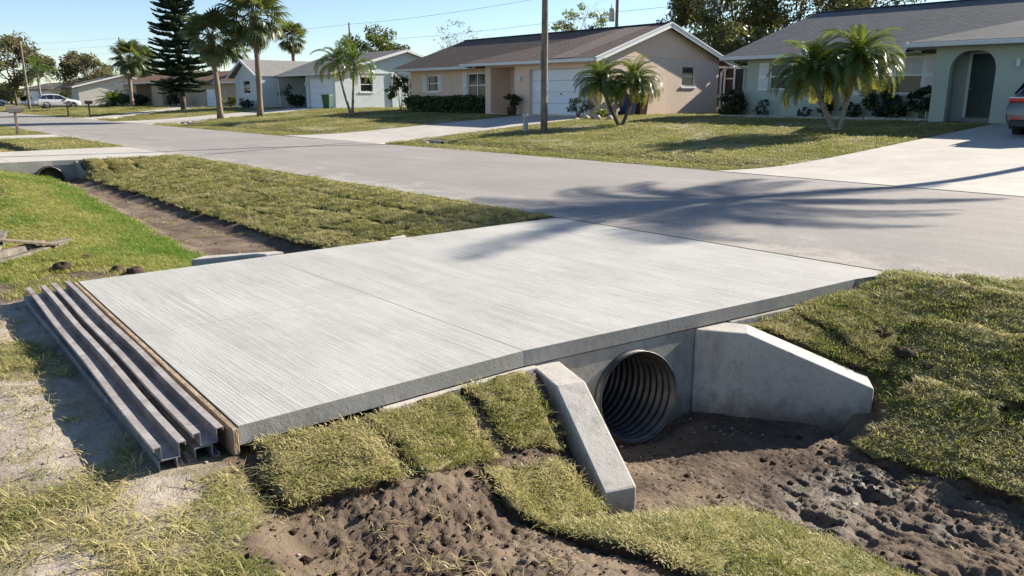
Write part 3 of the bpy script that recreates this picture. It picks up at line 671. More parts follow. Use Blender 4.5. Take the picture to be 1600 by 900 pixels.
def clod(loc, r_, label, group, seed, mat='clod', name='soil_clod', flat=.6):
    rg = np.random.default_rng(seed); mb = MB(); n, k = 12, 7; vs = []
    for i in range(k + 1):
        ph = math.pi * i / k
        for j in range(n):
            a = 6.2831853 * j / n; q = r_ * (1 + .6 * float(noise(3 * math.cos(a) + seed, 3 * math.sin(a) + 3 * math.cos(ph), seed)))
            vs.append((q * math.sin(ph) * math.cos(a), q * math.sin(ph) * math.sin(a) * .75, q * math.cos(ph) * flat))
    mb.add(vs, [(i * n + j, i * n + (j + 1) % n, i * n + n + (j + 1) % n, i * n + n + j) for i in range(k) for j in range(n)])
    o = root_mesh(name, mb, M[mat], (0, 0, 0), label, 'clod' if mat == 'clod' else 'stone', group, True); o.location = loc; o.rotation_euler = (0, 0, rg.random() * 6); return o
def gz1(x, y): return float(H(np.array([x]), np.array([y]))[0])
for k, (x, y, r_, lab) in enumerate([(.48, -1.12, .10, 'dark torn clod of soil in the grass of the right-hand bank'), (.74, -1.22, .12, 'biggest dark clod of soil on the right-hand bank'), (.95, -1.30, .08, 'small dark clod of soil at the end of the row on the right-hand bank'), (-5.15, -5.22, .12, 'largest dark clod of dug soil beside the back corner of the slab'), (-5.35, -5.33, .08, 'dark clod of soil beside the largest clod'), (-5.75, -5.75, .11, 'long dark clod of dug soil on the grass behind the steel stack'),
                                    (-6.2, -5.42, .06, 'small dark clod of soil alone on the lawn by the scrap lumber')]):
    clod((x, y, gz1(x, y) + r_ * .25), r_, lab, 'dark soil clods on the grass', 60 + k, flat=.35 if k < 3 else .45)
# ================================================================== houses
def wall_y(mb, x0, x1, z0, z1, y, holes=(), depth=.14, top=None):
    """wall facing the road at y, with rectangular holes and reveals"""
    xs = sorted({x0, x1, *[q for h_ in holes for q in h_[:2]]}); zs = sorted({z0, z1, *[q for h_ in holes for q in h_[2:]]})
    for i in range(len(xs) - 1):
        for j in range(len(zs) - 1):
            cx, cz = (xs[i] + xs[i + 1]) / 2, (zs[j] + zs[j + 1]) / 2
            if any(a < cx < b and c < cz < d for a, b, c, d in holes): continue
            mb.add([(xs[i], y, zs[j]), (xs[i + 1], y, zs[j]), (xs[i + 1], y, zs[j + 1]), (xs[i], y, zs[j + 1])], [(0, 1, 2, 3)])
    for a, b, c, d in holes:
        y2 = y + depth; P = [(a, c), (b, c), (b, d), (a, d)]
        for k in range(4):
            p, q = P[k], P[(k + 1) % 4]; mb.add([(p[0], y, p[1]), (q[0], y, q[1]), (q[0], y2, q[1]), (p[0], y2, p[1])], [(0, 1, 2, 3)])
def wall_x(mb, y0, y1, z0, z1, x, holes=(), depth=.14):
    """wall facing +X at x"""
    ys = sorted({y0, y1, *[q for h_ in holes for q in h_[:2]]}); zs = sorted({z0, z1, *[q for h_ in holes for q in h_[2:]]})
    for i in range(len(ys) - 1):
        for j in range(len(zs) - 1):
            cy, cz = (ys[i] + ys[i + 1]) / 2, (zs[j] + zs[j + 1]) / 2
            if any(a < cy < b and c < cz < d for a, b, c, d in holes): continue
            mb.add([(x, ys[i], zs[j]), (x, ys[i + 1], zs[j]), (x, ys[i + 1], zs[j + 1]), (x, ys[i], zs[j + 1])], [(0, 1, 2, 3)])
    for a, b, c, d in holes:
        x2 = x - depth; P = [(a, c), (b, c), (b, d), (a, d)]
        for k in range(4):
            p, q = P[k], P[(k + 1) % 4]; mb.add([(x, p[0], p[1]), (x, q[0], q[1]), (x2, q[0], q[1]), (x2, p[0], p[1])], [(0, 1, 2, 3)])
def axes(face, at):
    """maps (u, z, out) of a wall to world; out > 0 is in front of the wall"""
    return (lambda u, z, o: (u, at - o, z)) if face == 'y' else (lambda u, z, o: (at + o, u, z))
def wbox(mb, F, u0, u1, z0, z1, o0, o1):
    a, b = F(u0, z0, o0), F(u1, z1, o1)
    mb.box(min(a[0], b[0]), max(a[0], b[0]), min(a[1], b[1]), max(a[1], b[1]), min(a[2], b[2]), max(a[2], b[2]))
def window(parent, off, face, at, u0, u1, z0, z1, cols=1, blind=0, sill=True, shutters=(), sw=.42, rec=.1):
    F = axes(face, at); fr = .055
    mb = MB(); wbox(mb, F, u0, u0 + fr, z0, z1, -rec, -rec + .05); wbox(mb, F, u1 - fr, u1, z0, z1, -rec, -rec + .05)
    wbox(mb, F, u0 + fr, u1 - fr, z0, z0 + fr, -rec, -rec + .049); wbox(mb, F, u0 + fr, u1 - fr, z1 - fr, z1, -rec, -rec + .049)
    zm = (z0 + z1) / 2; wbox(mb, F, u0 + fr, u1 - fr, zm - .025, zm + .025, -rec, -rec + .045)
    cw = (u1 - u0 - 2 * fr) / cols
    for k in range(1, cols): wbox(mb, F, u0 + fr + cw * k - .03, u0 + fr + cw * k + .03, z0 + fr, z1 - fr, -rec, -rec + .052)
    f = obj('window', mb, M['white'], parent, off=off)
    for k in range(cols):
        for r_ in (0, 1):
            mb = MB(); wbox(mb, F, u0 + fr + cw * k, u0 + fr + cw * (k + 1), (z0 + fr, zm)[r_], (zm, z1 - fr)[r_], -rec - .012, -rec + .012)
            obj('pane', mb, M['blind'] if (r_ and blind) else M['glass'], f, off=off)
    if sill:
        mb = MB(); wbox(mb, F, u0 - .08, u1 + .08, z0 - .09, z0, -rec, .06); obj('sill', mb, M['white'] if sill is True else M[sill], f, off=off)
    for a in shutters:
        mb = MB(); h2 = (z1 - z0) / 2
        wbox(mb, F, a, a + sw, z0 - .03, z1 + .03, .0, .028); s_ = obj('shutter', mb, M['white'], parent, off=off)
        for k in (0, 1):
            mb = MB(); wbox(mb, F, a + .05, a + sw - .05, z0 + k * h2 + .05, z0 + (k + 1) * h2 - .05, .026, .036); obj('louver_panel', mb, M['trimgrey'], s_, off=off)
    return f
def garage(parent, off, y, x0, x1, z0, z1, n=4):
    d = None
    for k in range(n):
        h_ = (z1 - z0) / n; mb = MB(); mb.box(x0, x1, y - .0, y + .05, z0 + k * h_ + .006, z0 + (k + 1) * h_ - .006)
        obj('garage_door_panel', mb, M['whitedoor'], parent, off=off, bevel=.012)
    mb = MB(); mb.box(x0, x1, y + .052, y + .08, z0, z1); obj('garage_door_backing', mb, M['trimgrey'], parent, off=off)
    mb = MB(); mb.box(x0 + (x1 - x0) * .5 - .06, x0 + (x1 - x0) * .5 + .06, y - .04, y, z0 + .95, z0 + 1.0); obj('handle', mb, M['dark'], parent, off=off)
def lamp(parent, off, face, at, u, z):
    F = axes(face, at); p = F(u, z, .1); mb = MB()
    mb.lathe([(0, .16), (.03, .15), (.09, .06), (.07, .05), (.06, -.1), (.02, -.13), (0, -.13)], 10, Matrix.Translation(p)); mb.box(min(p[0], F(u, z, 0)[0]) - .02, max(p[0], F(u, z, 0)[0]) + .02, min(p[1], F(u, z, 0)[1]), max(p[1], F(u, z, 0)[1]), p[2] - .02, p[2] + .04)
    obj('wall_lamp', mb, M['white'], parent, off=off)
def gutter(parent, off, p0, p1, name='gutter'):
    mb = MB(); mb.beam(p0, p1, .12, .15); return obj(name, mb, M['trimgrey'], parent, off=off, bevel=.02)

# ---------------------------------------------------------------- peach house
oP = (-30, 19.5, .7)
hp = empty('peach_house', oP, 'peach stucco bungalow with brown shingle roof, white garage door and gable end', 'house')
fz = .72
mb = MB()
wall_y(mb, -39.2, -30.5, .3, 3.3, 20.6, [(-37.42, -36.35, 1.86, 2.80), (-33.42, -31.72, 1.53, 2.84)])
mb.add([(-39.2, 20.6, .3), (-39.2, 28.5, .3), (-39.2, 28.5, 3.3), (-39.2, 20.6, 3.3)], [(0, 3, 2, 1)])
mb.add([(-39.2, 28.5, .3), (-22.2, 28.5, .3), (-22.2, 28.5, 3.3), (-39.2, 28.5, 3.3)], [(0, 3, 2, 1)])
wall_y(mb, -30.45, -22.2, .3, 3.32, 19.5, [(-30.0, -28.07, fz, 3.03), (-26.94, -22.75, fz, 2.86)], .25)
mb.add([(-30.45, 19.5, .3), (-30.45, 20.62, .3), (-30.45, 20.62, 3.32), (-30.45, 19.5, 3.32)], [(0, 3, 2, 1)])
# porch recess
mb.add([(-30.0, 19.75, fz), (-28.07, 19.75, fz), (-28.07, 20.9, fz), (-30.0, 20.9, fz), (-30.0, 19.75, 3.03), (-28.07, 19.75, 3.03), (-28.07, 20.9, 3.03), (-30.0, 20.9, 3.03)], [(3, 2, 6, 7), (1, 2, 6, 5), (0, 3, 7, 4), (4, 5, 6, 7), (0, 1, 2, 3)])
obj('wall', mb, M['peach'], hp, off=oP)
mb = MB(); wall_x(mb, 19.5, 28.5, .3, 3.38, -22.2, [(25.46, 26.5, 2.07, 3.06)])
obj('gable_wall', mb, M['peachtex'], hp, off=oP)
mb = MB(); mb.add([(-22.195, 19.5, 3.385), (-22.195, 28.5, 3.385), (-22.195, 24.05, 4.93)], [(0, 1, 2)]); obj('gable_top', mb, M['peach'], hp, off=oP)
window(hp, oP, 'y', 20.6, -37.42, -36.35, 1.86, 2.80, 1, shutters=(-37.88, -36.30), sw=.40)
window(hp, oP, 'y', 20.6, -33.42, -31.72, 1.53, 2.84, 2, shutters=(-33.86, -31.70), sw=.40)
window(hp, oP, 'x', -22.2, 25.46, 26.5, 2.07, 3.06, 1)
garage(hp, oP, 19.68, -26.94, -22.75, fz, 2.86)
mb = MB(); mb.box(-29.0, -28.1, 20.83, 20.89, fz + .02, 2.8); d_ = obj('front_door', mb, M['white'], hp, off=oP)
mb = MB(); mb.box(-28.82, -28.28, 20.80, 20.84, fz + 1.15, 2.6); obj('pane', mb, M['glass'], d_, off=oP)
mb = MB(); mb.box(-28.82, -28.28, 20.80, 20.84, fz + .3, fz + 1.0); obj('pane', mb, M['glass'], d_, off=oP)
lamp(hp, oP, 'y', 19.5, -27.6, 2.45); lamp(hp, oP, 'y', 20.9, -29.5, 2.45)
ey, rz_, ry = 18.9, 5.0, 24.0
mb = MB()
mb.slab([(-40.4, 19.95, 3.2), (-24.0, 19.95, 3.2), (-24.0, ry, rz_), (-38.0, ry, rz_)], .12)
mb.slab([(-40.4, 28.8, 3.2), (-40.4, 19.95, 3.2), (-38.0, ry, rz_)], .12)
mb.slab([(-21.85, 29.3, 3.25), (-40.4, 28.8, 3.2), (-38.0, ry, rz_), (-21.85, ry, rz_)], .12)
mb.slab([(-31.7, ey, 3.27), (-21.85, ey, 3.27), (-21.85, ry, rz_ + .012), (-24.4, ry, rz_ + .012), (-25.3, 23.3, 4.78)], .13)
mb.slab([(-31.7, ey, 3.262), (-25.3, 23.3, 4.772), (-25.9, 23.6, 4.66), (-32.2, 19.8, 3.16)], .1)
obj('roof', mb, M['rbrown'], hp, off=oP)
mb = MB(); mb.slab([(-24.9, 19.0, 3.319), (-23.4, 19.0, 3.319), (-22.75, 23.6, 4.890), (-24.45, 23.6, 4.890)], .03); obj('roof_lit_facet', mb, M['rbrown_lit'], hp, off=oP)  # same brown shingles in a lighter colour, painting in sunlight on a roof facet
mb = MB(); mb.beam((-38, ry, rz_ - .012), (-21.85, ry, rz_ + .0), .34, .04); obj('ridge_cap', mb, M['ridge'], hp, off=oP)
gutter(hp, oP, (-40.45, 19.88, 3.11), (-31.75, 19.88, 3.11)); gutter(hp, oP, (-31.75, 18.83, 3.17), (-21.85, 18.83, 3.17))
mb = MB(); mb.add([(-31.7, 18.95, 3.12), (-22.2, 18.95, 3.12), (-22.2, 19.5, 3.14), (-31.7, 19.5, 3.14)], [(0, 1, 2, 3)]); mb.add([(-40.3, 20.0, 3.06), (-31, 20.0, 3.06), (-31, 20.6, 3.08), (-40.3, 20.6, 3.08)], [(0, 1, 2, 3)]); obj('soffit', mb, M['white'], hp, off=oP)
for a_, b_ in (((-21.83, ey - .05, 3.16), (-21.83, ry, 4.90)), ((-21.83, ry, 4.90), (-21.83, 29.35, 3.14))): mb = MB(); mb.beam(a_, b_, .06, .24); obj('rake_trim', mb, M['white'], hp, off=oP)
mb = MB(); mb.beam((-21.79, ey - .05, 3.23), (-21.79, ry, 4.99), .05, .06); mb.beam((-21.79, ry, 4.99), (-21.79, 29.35, 3.21), .05, .06); obj('drip_edge', mb, M['trimgrey'], hp, off=oP)
mb = MB(); mb.tube([(-21.95, 29.1, 3.1), (-22.0, 28.75, 2.95), (-22.1, 28.6, 2.8), (-22.1, 28.6, .85), (-21.9, 28.6, .75)], .05, 8); obj('downspout', mb, M['white'], hp, off=oP)
mb = MB(); mb.tube([(-40.0, 19.95, 3.05), (-39.6, 20.3, 2.8), (-39.3, 20.55, 2.65), (-39.3, 20.55, .8)], .05, 8); obj('downspout', mb, M['white'], hp, off=oP)
mb = MB(); mb.tube([(-22.16, 19.9, .75), (-22.16, 19.9, 1.0)], .06, 8); obj('spigot_box', mb, M['dark'], hp, off=oP)

# ---------------------------------------------------------------- sage house
oS = (-8, 21.8, .7)
hs = empty('sage_house', oS, 'sage green bungalow with grey shingle roof, dark front door and arched entry', 'house')
mb = MB()
wall_y(mb, -17.0, -8.7, .2, 3.4, 23.2, [(-15.9, -13.9, 1.86, 2.92), (-11.7, -9.65, 1.67, 3.02)])
mb.add([(-17.0, 23.2, .2), (-17.0, 31.5, .2), (-17.0, 31.5, 3.4), (-17.0, 23.2, 3.4)], [(0, 3, 2, 1)])
mb.add([(-17.0, 31.5, .2), (7, 31.5, .2), (7, 31.5, 3.4), (-17.0, 31.5, 3.4)], [(0, 3, 2, 1)]); mb.add([(7, 21.8, .2), (7, 31.5, .2), (7, 31.5, 3.4), (7, 21.8, 3.4)], [(0, 1, 2, 3)])
mb.add([(-8.7, 21.8, .2), (-8.7, 23.2, .2), (-8.7, 23.2, 3.4), (-8.7, 21.8, 3.4)], [(0, 3, 2, 1)])
# arched porch front
ax0, ax1, sz, tz = -8.2, -6.78, 2.42, 3.06
P = [(ax0, .2), (ax0, sz)] + [(ax0 + .55 - .55 * math.cos(a), sz + (tz - sz) * math.sin(a)) for a in np.linspace(.15, math.pi / 2, 7)] + [(ax1 - .55 + .55 * math.sin(a), sz + (tz - sz) * math.cos(a)) for a in np.linspace(0, math.pi / 2 - .15, 7)] + [(ax1, sz), (ax1, .2)]
y = 21.8
mb.add([(-8.7, y, .2), (ax0, y, .2), (ax0, y, 3.4), (-8.7, y, 3.4)], [(0, 1, 2, 3)]); mb.add([(ax1, y, .2), (-6.0, y, .2), (-6.0, y, 3.4), (ax1, y, 3.4)], [(0, 1, 2, 3)])
for k in range(1, len(P) - 2):
    a, b = P[k], P[k + 1]; mb.add([(a[0], y, a[1]), (b[0], y, b[1]), (b[0], y, 3.4), (a[0], y, 3.4)], [(0, 1, 2, 3)])
for k in range(len(P) - 1):
    a, b = P[k], P[k + 1]; mb.add([(a[0], y, a[1]), (b[0], y, b[1]), (b[0], y + .22, b[1]), (a[0], y + .22, a[1])], [(0, 1, 2, 3)])
# porch inside
mb.add([(-8.5, 22.02, .7), (-6.6, 22.02, .7), (-6.6, 23.1, .7), (-8.5, 23.1, .7), (-8.5, 22.02, 3.3), (-6.6, 22.02, 3.3), (-6.6, 23.1, 3.3), (-8.5, 23.1, 3.3)], [(3, 2, 6, 7), (1, 2, 6, 5), (0, 3, 7, 4), (4, 5, 6, 7)])
wall_y(mb, -6.0, 7, .2, 3.4, 21.8, [(-5.6, -1.0, .7, 2.9), (1.5, 3.2, 1.7, 2.9)], .2)
obj('wall', mb, M['sage'], hs, off=oS)
garage(hs, oS, 21.96, -5.6, -1.0, .7, 2.9)
mb = MB(); mb.box(1.5, 3.2, 21.95, 22.0, 1.7, 2.9); obj('pane', mb, M['glass'], hs, off=oS)
window(hs, oS, 'y', 23.2, -15.9, -13.9, 1.86, 2.92, 2, shutters=(-16.38, -13.84), sw=.44, sill='sage')
window(hs, oS, 'y', 23.2, -11.7, -9.65, 1.67, 3.02, 2, blind=1, shutters=(-12.18, -9.62), sw=.46, sill='sage')
mb = MB(); mb.box(-7.98, -7.10, 23.04, 23.09, .88, 3.0); d_ = obj('front_door', mb, M['dkdoor'], hs, off=oS, bevel=.008)
for u0, u1, z0, z1 in ((-7.88, -7.58, 1.0, 1.7), (-7.5, -7.2, 1.0, 1.7), (-7.88, -7.58, 1.85, 2.85), (-7.5, -7.2, 1.85, 2.85)):
    mb = MB(); mb.box(u0, u1, 23.025, 23.04, z0, z1); obj('door_panel', mb, M['dkdoor'], d_, off=oS, bevel=.006)
mb = MB(); mb.lathe([(0, .04), (.035, .02), (.03, -.02), (0, -.03)], 8, Matrix.Translation((-7.9, 22.99, 1.85))); obj('handle', mb, M['chrome'], d_, off=oS); mb = MB(); mb.lathe([(0, .03), (.025, .01), (.02, -.02), (0, -.02)], 8, Matrix.Translation((-7.9, 22.99, 2.03))); obj('deadbolt', mb, M['chrome'], d_, off=oS)
mb = MB(); mb.box(-8.08, -7.98, 23.03, 23.09, .84, 3.08); mb.box(-7.10, -7.0, 23.03, 23.09, .84, 3.08); mb.box(-7.98, -7.10, 23.03, 23.09, 3.0, 3.08); obj('door_frame', mb, M['white'], hs, off=oS)
mb = MB(); mb.box(-8.05, -7.0, 22.85, 23.07, .72, .86); obj('door_step', mb, M['oldcon'], hs, off=oS)
mb = MB(); mb.box(-8.6, -6.2, 21.2, 23.1, .5, .715); obj('porch_floor', mb, M['drive'], hs, off=oS)
mb = MB(); mb.add([(-9.4, 21.25, 3.19), (7, 21.25, 3.19), (7, 21.8, 3.2), (-9.4, 21.8, 3.2)], [(0, 1, 2, 3)]); mb.add([(-17.8, 22.65, 3.07), (-8.7, 22.65, 3.07), (-8.7, 23.2, 3.08), (-17.8, 23.2, 3.08)], [(0, 1, 2, 3)]); obj('soffit', mb, M['trimgrey'], hs, off=oS); mb = MB(); mb.box(-9.46, -9.40, 21.1, 23.2, 3.16, 3.38); mb.box(-9.39, -8.71, 21.85, 23.19, 3.195, 3.22); obj('porch_fascia', mb, M['trimgrey'], hs, off=oS)
lamp(hs, oS, 'y', 21.8, -6.12, 2.62)
sr, sy = 5.27, 27.5
mb = MB()
mb.slab([(-17.9, 22.6, 3.25), (-6.0, 22.6, 3.25), (-6.0, sy, sr), (-16.4, sy, sr)], .12)
mb.slab([(-17.9, 32.4, 3.25), (-17.9, 22.6, 3.25), (-16.4, sy, sr)], .12)
mb.slab([(7.5, 32.4, 3.25), (-17.9, 32.4, 3.25), (-16.4, sy, sr), (7.5, sy, sr)], .12)
mb.slab([(-9.45, 21.2, 3.37), (7.5, 21.2, 3.37), (7.5, sy, sr + .012), (-2.0, sy, sr + .012), (-3.0, 26.6, 5.0)], .13)
mb.slab([(-9.45, 21.2, 3.362), (-3.0, 26.6, 4.992), (-3.8, 26.9, 4.9), (-10.0, 22.4, 3.2)], .1)
obj('roof', mb, M['rgrey'], hs, off=oS)
mb = MB(); mb.beam((-16.4, sy, sr - .012), (7.5, sy, sr + .0), .34, .04); obj('ridge_cap', mb, M['ridge'], hs, off=oS)
gutter(hs, oS, (-17.95, 22.53, 3.16), (-9.5, 22.53, 3.16)); gutter(hs, oS, (-9.5, 21.13, 3.27), (7.5, 21.13, 3.27)); gutter(hs, oS, (-17.97, 22.6, 3.16), (-17.97, 32.4, 3.16))
mb = MB(); mb.tube([(-17.7, 22.55, 3.1), (-17.3, 22.9, 2.9), (-17.08, 23.15, 2.75), (-17.08, 23.15, .8)], .05, 8); obj('downspout', mb, M['sage'], hs, off=oS)
# bed edging in front of the sage house
for k, x in enumerate(np.arange(-17.2, -9.0, .8)):
    if k % 1 == 0:
        mb = MB(); mb.cbox(-.39, .39, -.05, .05, -.06, .07, .01); o = root_mesh('edging_stone', mb, M['stone'], (0, 0, 0), ORD[k] + ' pale edging stone from the left under the sage wall', 'edging stone', 'edging stones by the sage house'); o.location = (x, 22.25, gz1(x, 22.25) + .03); o.rotation_euler = (0, 0, .03 * math.sin(k * 2.3))

# ---------------------------------------------------------------- screened enclosure behind the peach house
oE = (-20, 29.6, .7)
he = empty('screen_enclosure', oE, 'white framed screen enclosure between the peach and sage houses', 'screen enclosure')
mb = MB(); X = [-23.3, -22.55, -21.95, -21.3]
for x in X: mb.box(x - .05, x + .05, 29.55, 29.65, .7, 3.05)
mb.beam((-23.3, 29.6, 3.1), (-17.5, 29.6, 2.9), .1, .1); mb.beam((-23.3, 29.62, 1.6), (-17.5, 29.62, 1.6), .07, .08); mb.beam((-22.55, 29.62, 2.5), (-21.95, 29.62, 2.5), .07, .07); mb.beam((-21.95, 29.63, 1.6), (-20.9, 29.63, 2.9), .05, .05)
obj('frame', mb, M['white'], he, off=oE)
for a, b in zip(X[:-1], X[1:]):
    mb = MB(); mb.box(a + .05, b - .05, 29.6, 29.612, 1.05, 2.95); obj('screen_panel', mb, M['screen'], he, off=oE)
    mb = MB(); mb.box(a + .05, b - .05, 29.6, 29.614, .7, 1.05); obj('kick_panel', mb, M['white'], he, off=oE)
mb = MB(); mb.slab([(-23.5, 29.5, 3.2), (-17.5, 29.5, 2.98), (-17.5, 33, 2.98), (-23.5, 33, 3.2)], .06); obj('roof_panel', mb, M['white'], he, off=oE)
mb = MB(); mb.box(-23.3, -17.6, 32.9, 33, .6, 3.0); obj('back_screen', mb, M['screen'], he, off=oE)

# ---------------------------------------------------------------- pale blue house
oB = (-56, 21.5, .7)
hb = empty('pale_blue_house', oB, 'pale blue house with light grey roofs, small front gable and white garage door', 'house')
mb = MB()
wall_y(mb, -55.3, -50.6, .2, 3.3, 21.5, [(-54.85, -50.95, .72, 2.86)], .15)
wall_y(mb, -59.0, -55.3, .2, 3.3, 23.4, [(-58.5, -57.9, 1.2, 2.8), (-57.2, -56.4, .72, 2.8), (-56.1, -55.6, 1.0, 2.8)])
mb.add([(-55.3, 21.5, .2), (-55.3, 23.4, .2), (-55.3, 23.4, 3.3), (-55.3, 21.5, 3.3)], [(0, 3, 2, 1)])
wall_y(mb, -64.3, -59.0, .2, 3.1, 19.5, [(-62.6, -61.2, 1.75, 2.84)])
mb.add([(-64.3, 19.5, 3.1), (-59.0, 19.5, 3.1), (-61.9, 19.5, 4.42)], [(0, 1, 2)])
mb.add([(-59.0, 19.5, .2), (-59.0, 23.4, .2), (-59.0, 23.4, 3.2), (-59.0, 19.5, 3.2)], [(0, 1, 2, 3)]); mb.add([(-64.3, 19.5, .2), (-64.3, 33, .2), (-64.3, 33, 3.1), (-64.3, 19.5, 3.1)], [(0, 3, 2, 1)])
wall_x(mb, 21.5, 33.5, .2, 3.36, -50.6, [(23.6, 24.7, 1.9, 3.0)])
mb.box(-50.6, -50.48, 26.3, 26.75, .2, 3.34)
obj('wall', mb, M['bluew'], hb, off=oB)
mb = MB(); mb.add([(-50.58, 21.5, 3.365), (-50.58, 33.5, 3.365), (-50.58, 27.6, 5.0)], [(0, 1, 2)]); obj('gable_siding', mb, m_siding('blue_siding', (.56, .63, .66)), hb, off=oB)
mb = MB(); mb.box(-50.56, -50.53, 21.4, 33.6, 3.30, 3.37); obj('band_board', mb, M['white'], hb, off=oB)
window(hb, oB, 'x', -50.6, 23.6, 24.7, 1.9, 3.0); window(hb, oB, 'y', 19.5, -62.6, -61.2, 1.75, 2.84, shutters=(-62.98, -61.16), sw=.34)
window(hb, oB, 'y', 23.4, -58.5, -57.9, 1.2, 2.8, sill=False); window(hb, oB, 'y', 23.4, -56.1, -55.6, 1.0, 2.8, sill=False)
mb = MB(); mb.box(-57.2, -56.4, 23.5, 23.56, .72, 2.8); d_ = obj('front_door', mb, M['white'], hb, off=oB)
mb = MB(); mb.box(-57.0, -56.6, 23.48, 23.5, 2.0, 2.6); obj('pane', mb, M['glass'], d_, off=oB)
garage(hb, oB, 21.6, -54.85, -50.95, .72, 2.86); lamp(hb, oB, 'y', 21.5, -55.1, 2.5)
mb = MB()
mb.slab([(-60.0, 20.9, 3.24), (-50.2, 20.9, 3.24), (-50.2, 27.6, 5.1), (-63, 27.6, 5.1)], .12)
mb.slab([(-50.2, 34.2, 3.24), (-66, 34.2, 3.24), (-63, 27.6, 5.1), (-50.2, 27.6, 5.1)], .12); obj('roof', mb, M['rgrey'], hb, off=oB)
mb = MB(); mb.slab([(-59.0, 19.1, 3.16), (-58.6, 24.5, 3.16), (-61.9, 28.5, 4.5), (-61.9, 19.1, 4.5)], .11); mb.slab([(-64.9, 28.5, 3.14), (-64.9, 19.1, 3.14), (-61.9, 19.1, 4.49), (-61.9, 28.5, 4.49)], .11); obj('wing_roof', mb, M['rlight'], hb, off=oB)
for a_, b_ in (((-64.95, 19.06, 3.06), (-61.9, 19.06, 4.42)), ((-61.9, 19.06, 4.42), (-58.9, 19.06, 3.06)), ((-50.16, 20.85, 3.16), (-50.16, 27.6, 5.0)), ((-50.16, 27.6, 5.0), (-50.16, 34.25, 3.16))): mb = MB(); mb.beam(a_, b_, .05, .19); obj('rake_trim', mb, M['white'], hb, off=oB)
gutter(hb, oB, (-60.0, 20.85, 3.16), (-50.2, 20.85, 3.16))
mb = MB(); mb.tube([(-59.0, 20.8, 3.1), (-58.9, 20.9, 2.8), (-58.9, 21, .8)], .05, 6); obj('downspout', mb, M['white'], hb, off=oB)

# ---------------------------------------------------------------- brown-roofed tan house farther left
oT = (-90, 22, .4)
ht = empty('tan_house', oT, 'tan house with rust brown roof behind the tall dark pine', 'house')
f_ = .42
mb = MB(); wall_y(mb, -107, -92, .1, 3.2, 22, [(-105.6, -103.5, 1.3, 2.6), (-101.5, -95.5, f_, 2.9)], 1.6)
wall_y(mb, -92, -71, .1, 3.0, 23.5, [(-82.6, -78.6, f_, 2.3), (-74.2, -72.2, 1.55, 2.65)]); mb.add([(-92, 22, .1), (-92, 31, .1), (-92, 31, 3.4), (-92, 22, 3.4)], [(0, 1, 2, 3)]); mb.add([(-71, 23.5, .1), (-71, 31, .1), (-71, 31, 3.0), (-71, 23.5, 3.0)], [(0, 1, 2, 3)])
mb.add([(-101.5, 23.6, .3), (-95.5, 23.6, .3), (-95.5, 23.6, 3), (-101.5, 23.6, 3)], [(0, 1, 2, 3)]); mb.add([(-107, 22, .1), (-107, 31, .1), (-107, 31, 3.2), (-107, 22, 3.2)], [(0, 3, 2, 1)])
obj('wall', mb, M['tan'], ht, off=oT)
window(ht, oT, 'y', 22, -105.6, -103.5, 1.3, 2.6, 2); window(ht, oT, 'y', 23.5, -74.2, -72.2, 1.55, 2.65, 1); garage(ht, oT, 23.6, -82.6, -78.6, f_, 2.3)
mb = MB(); mb.box(-96.9, -96.0, 23.5, 23.58, f_, 2.5); obj('front_door', mb, M['white'], ht, off=oT)
mb = MB()
mb.slab([(-107.8, 21.4, 3.15), (-91.4, 21.4, 3.15), (-94, 26.5, 4.5), (-104, 26.5, 4.5)], .12); mb.slab([(-91.4, 21.4, 3.15), (-91.4, 31.6, 3.15), (-94, 26.5, 4.5)], .12); mb.slab([(-107.8, 31.6, 3.15), (-107.8, 21.4, 3.15), (-104, 26.5, 4.5)], .12)
mb.slab([(-92, 22.9, 2.95), (-70.4, 22.9, 2.95), (-73.6, 27.4, 4.3), (-92, 27.4, 4.3)], .12); mb.slab([(-70.4, 22.9, 2.95), (-70.4, 31.6, 2.95), (-73.6, 27.4, 4.3)], .12); mb.slab([(-70.4, 31.6, 2.95), (-92, 31.6, 2.95), (-92, 27.4, 4.3), (-73.6, 27.4, 4.3)], .12)
obj('roof', mb, M['rrust'], ht, off=oT)
gutter(ht, oT, (-107.8, 21.35, 3.06), (-91.4, 21.35, 3.06)); gutter(ht, oT, (-92, 22.85, 2.86), (-70.4, 22.85, 2.86))
# ---------------------------------------------------------------- far grey-roofed house
oF = (-130, 21, .1)
hf = empty('cream_house', oF, 'cream house with dark grey roof and pale gable, behind the silver car', 'house')
mb = MB(); wall_y(mb, -152, -126, -.1, 2.9, 24, [(-148, -145.5, .9, 2.2), (-141, -138.5, .9, 2.2), (-135, -134, .1, 2.2), (-132, -130, .9, 2.2)]); mb.add([(-126, 21, -.1), (-126, 33, -.1), (-126, 33, 2.9), (-126, 21, 2.9)], [(0, 1, 2, 3)]); mb.add([(-126, 20.2, 2.9), (-126, 33.5, 2.9), (-126, 27, 4.6)], [(0, 1, 2)])
wall_y(mb, -130, -126, -.1, 2.9, 21, []); mb.add([(-130, 21, -.1), (-130, 24, -.1), (-130, 24, 2.9), (-130, 21, 2.9)], [(0, 3, 2, 1)])
obj('wall', mb, M['cream'], hf, off=oF)
for a, b in ((-148, -145.5), (-141, -138.5), (-132, -130)): window(hf, oF, 'y', 24, a, b, .9, 2.2, 2)
mb = MB(); mb.box(-135, -134, 24.1, 24.15, .1, 2.2); obj('front_door', mb, M['dkdoor'], hf, off=oF)
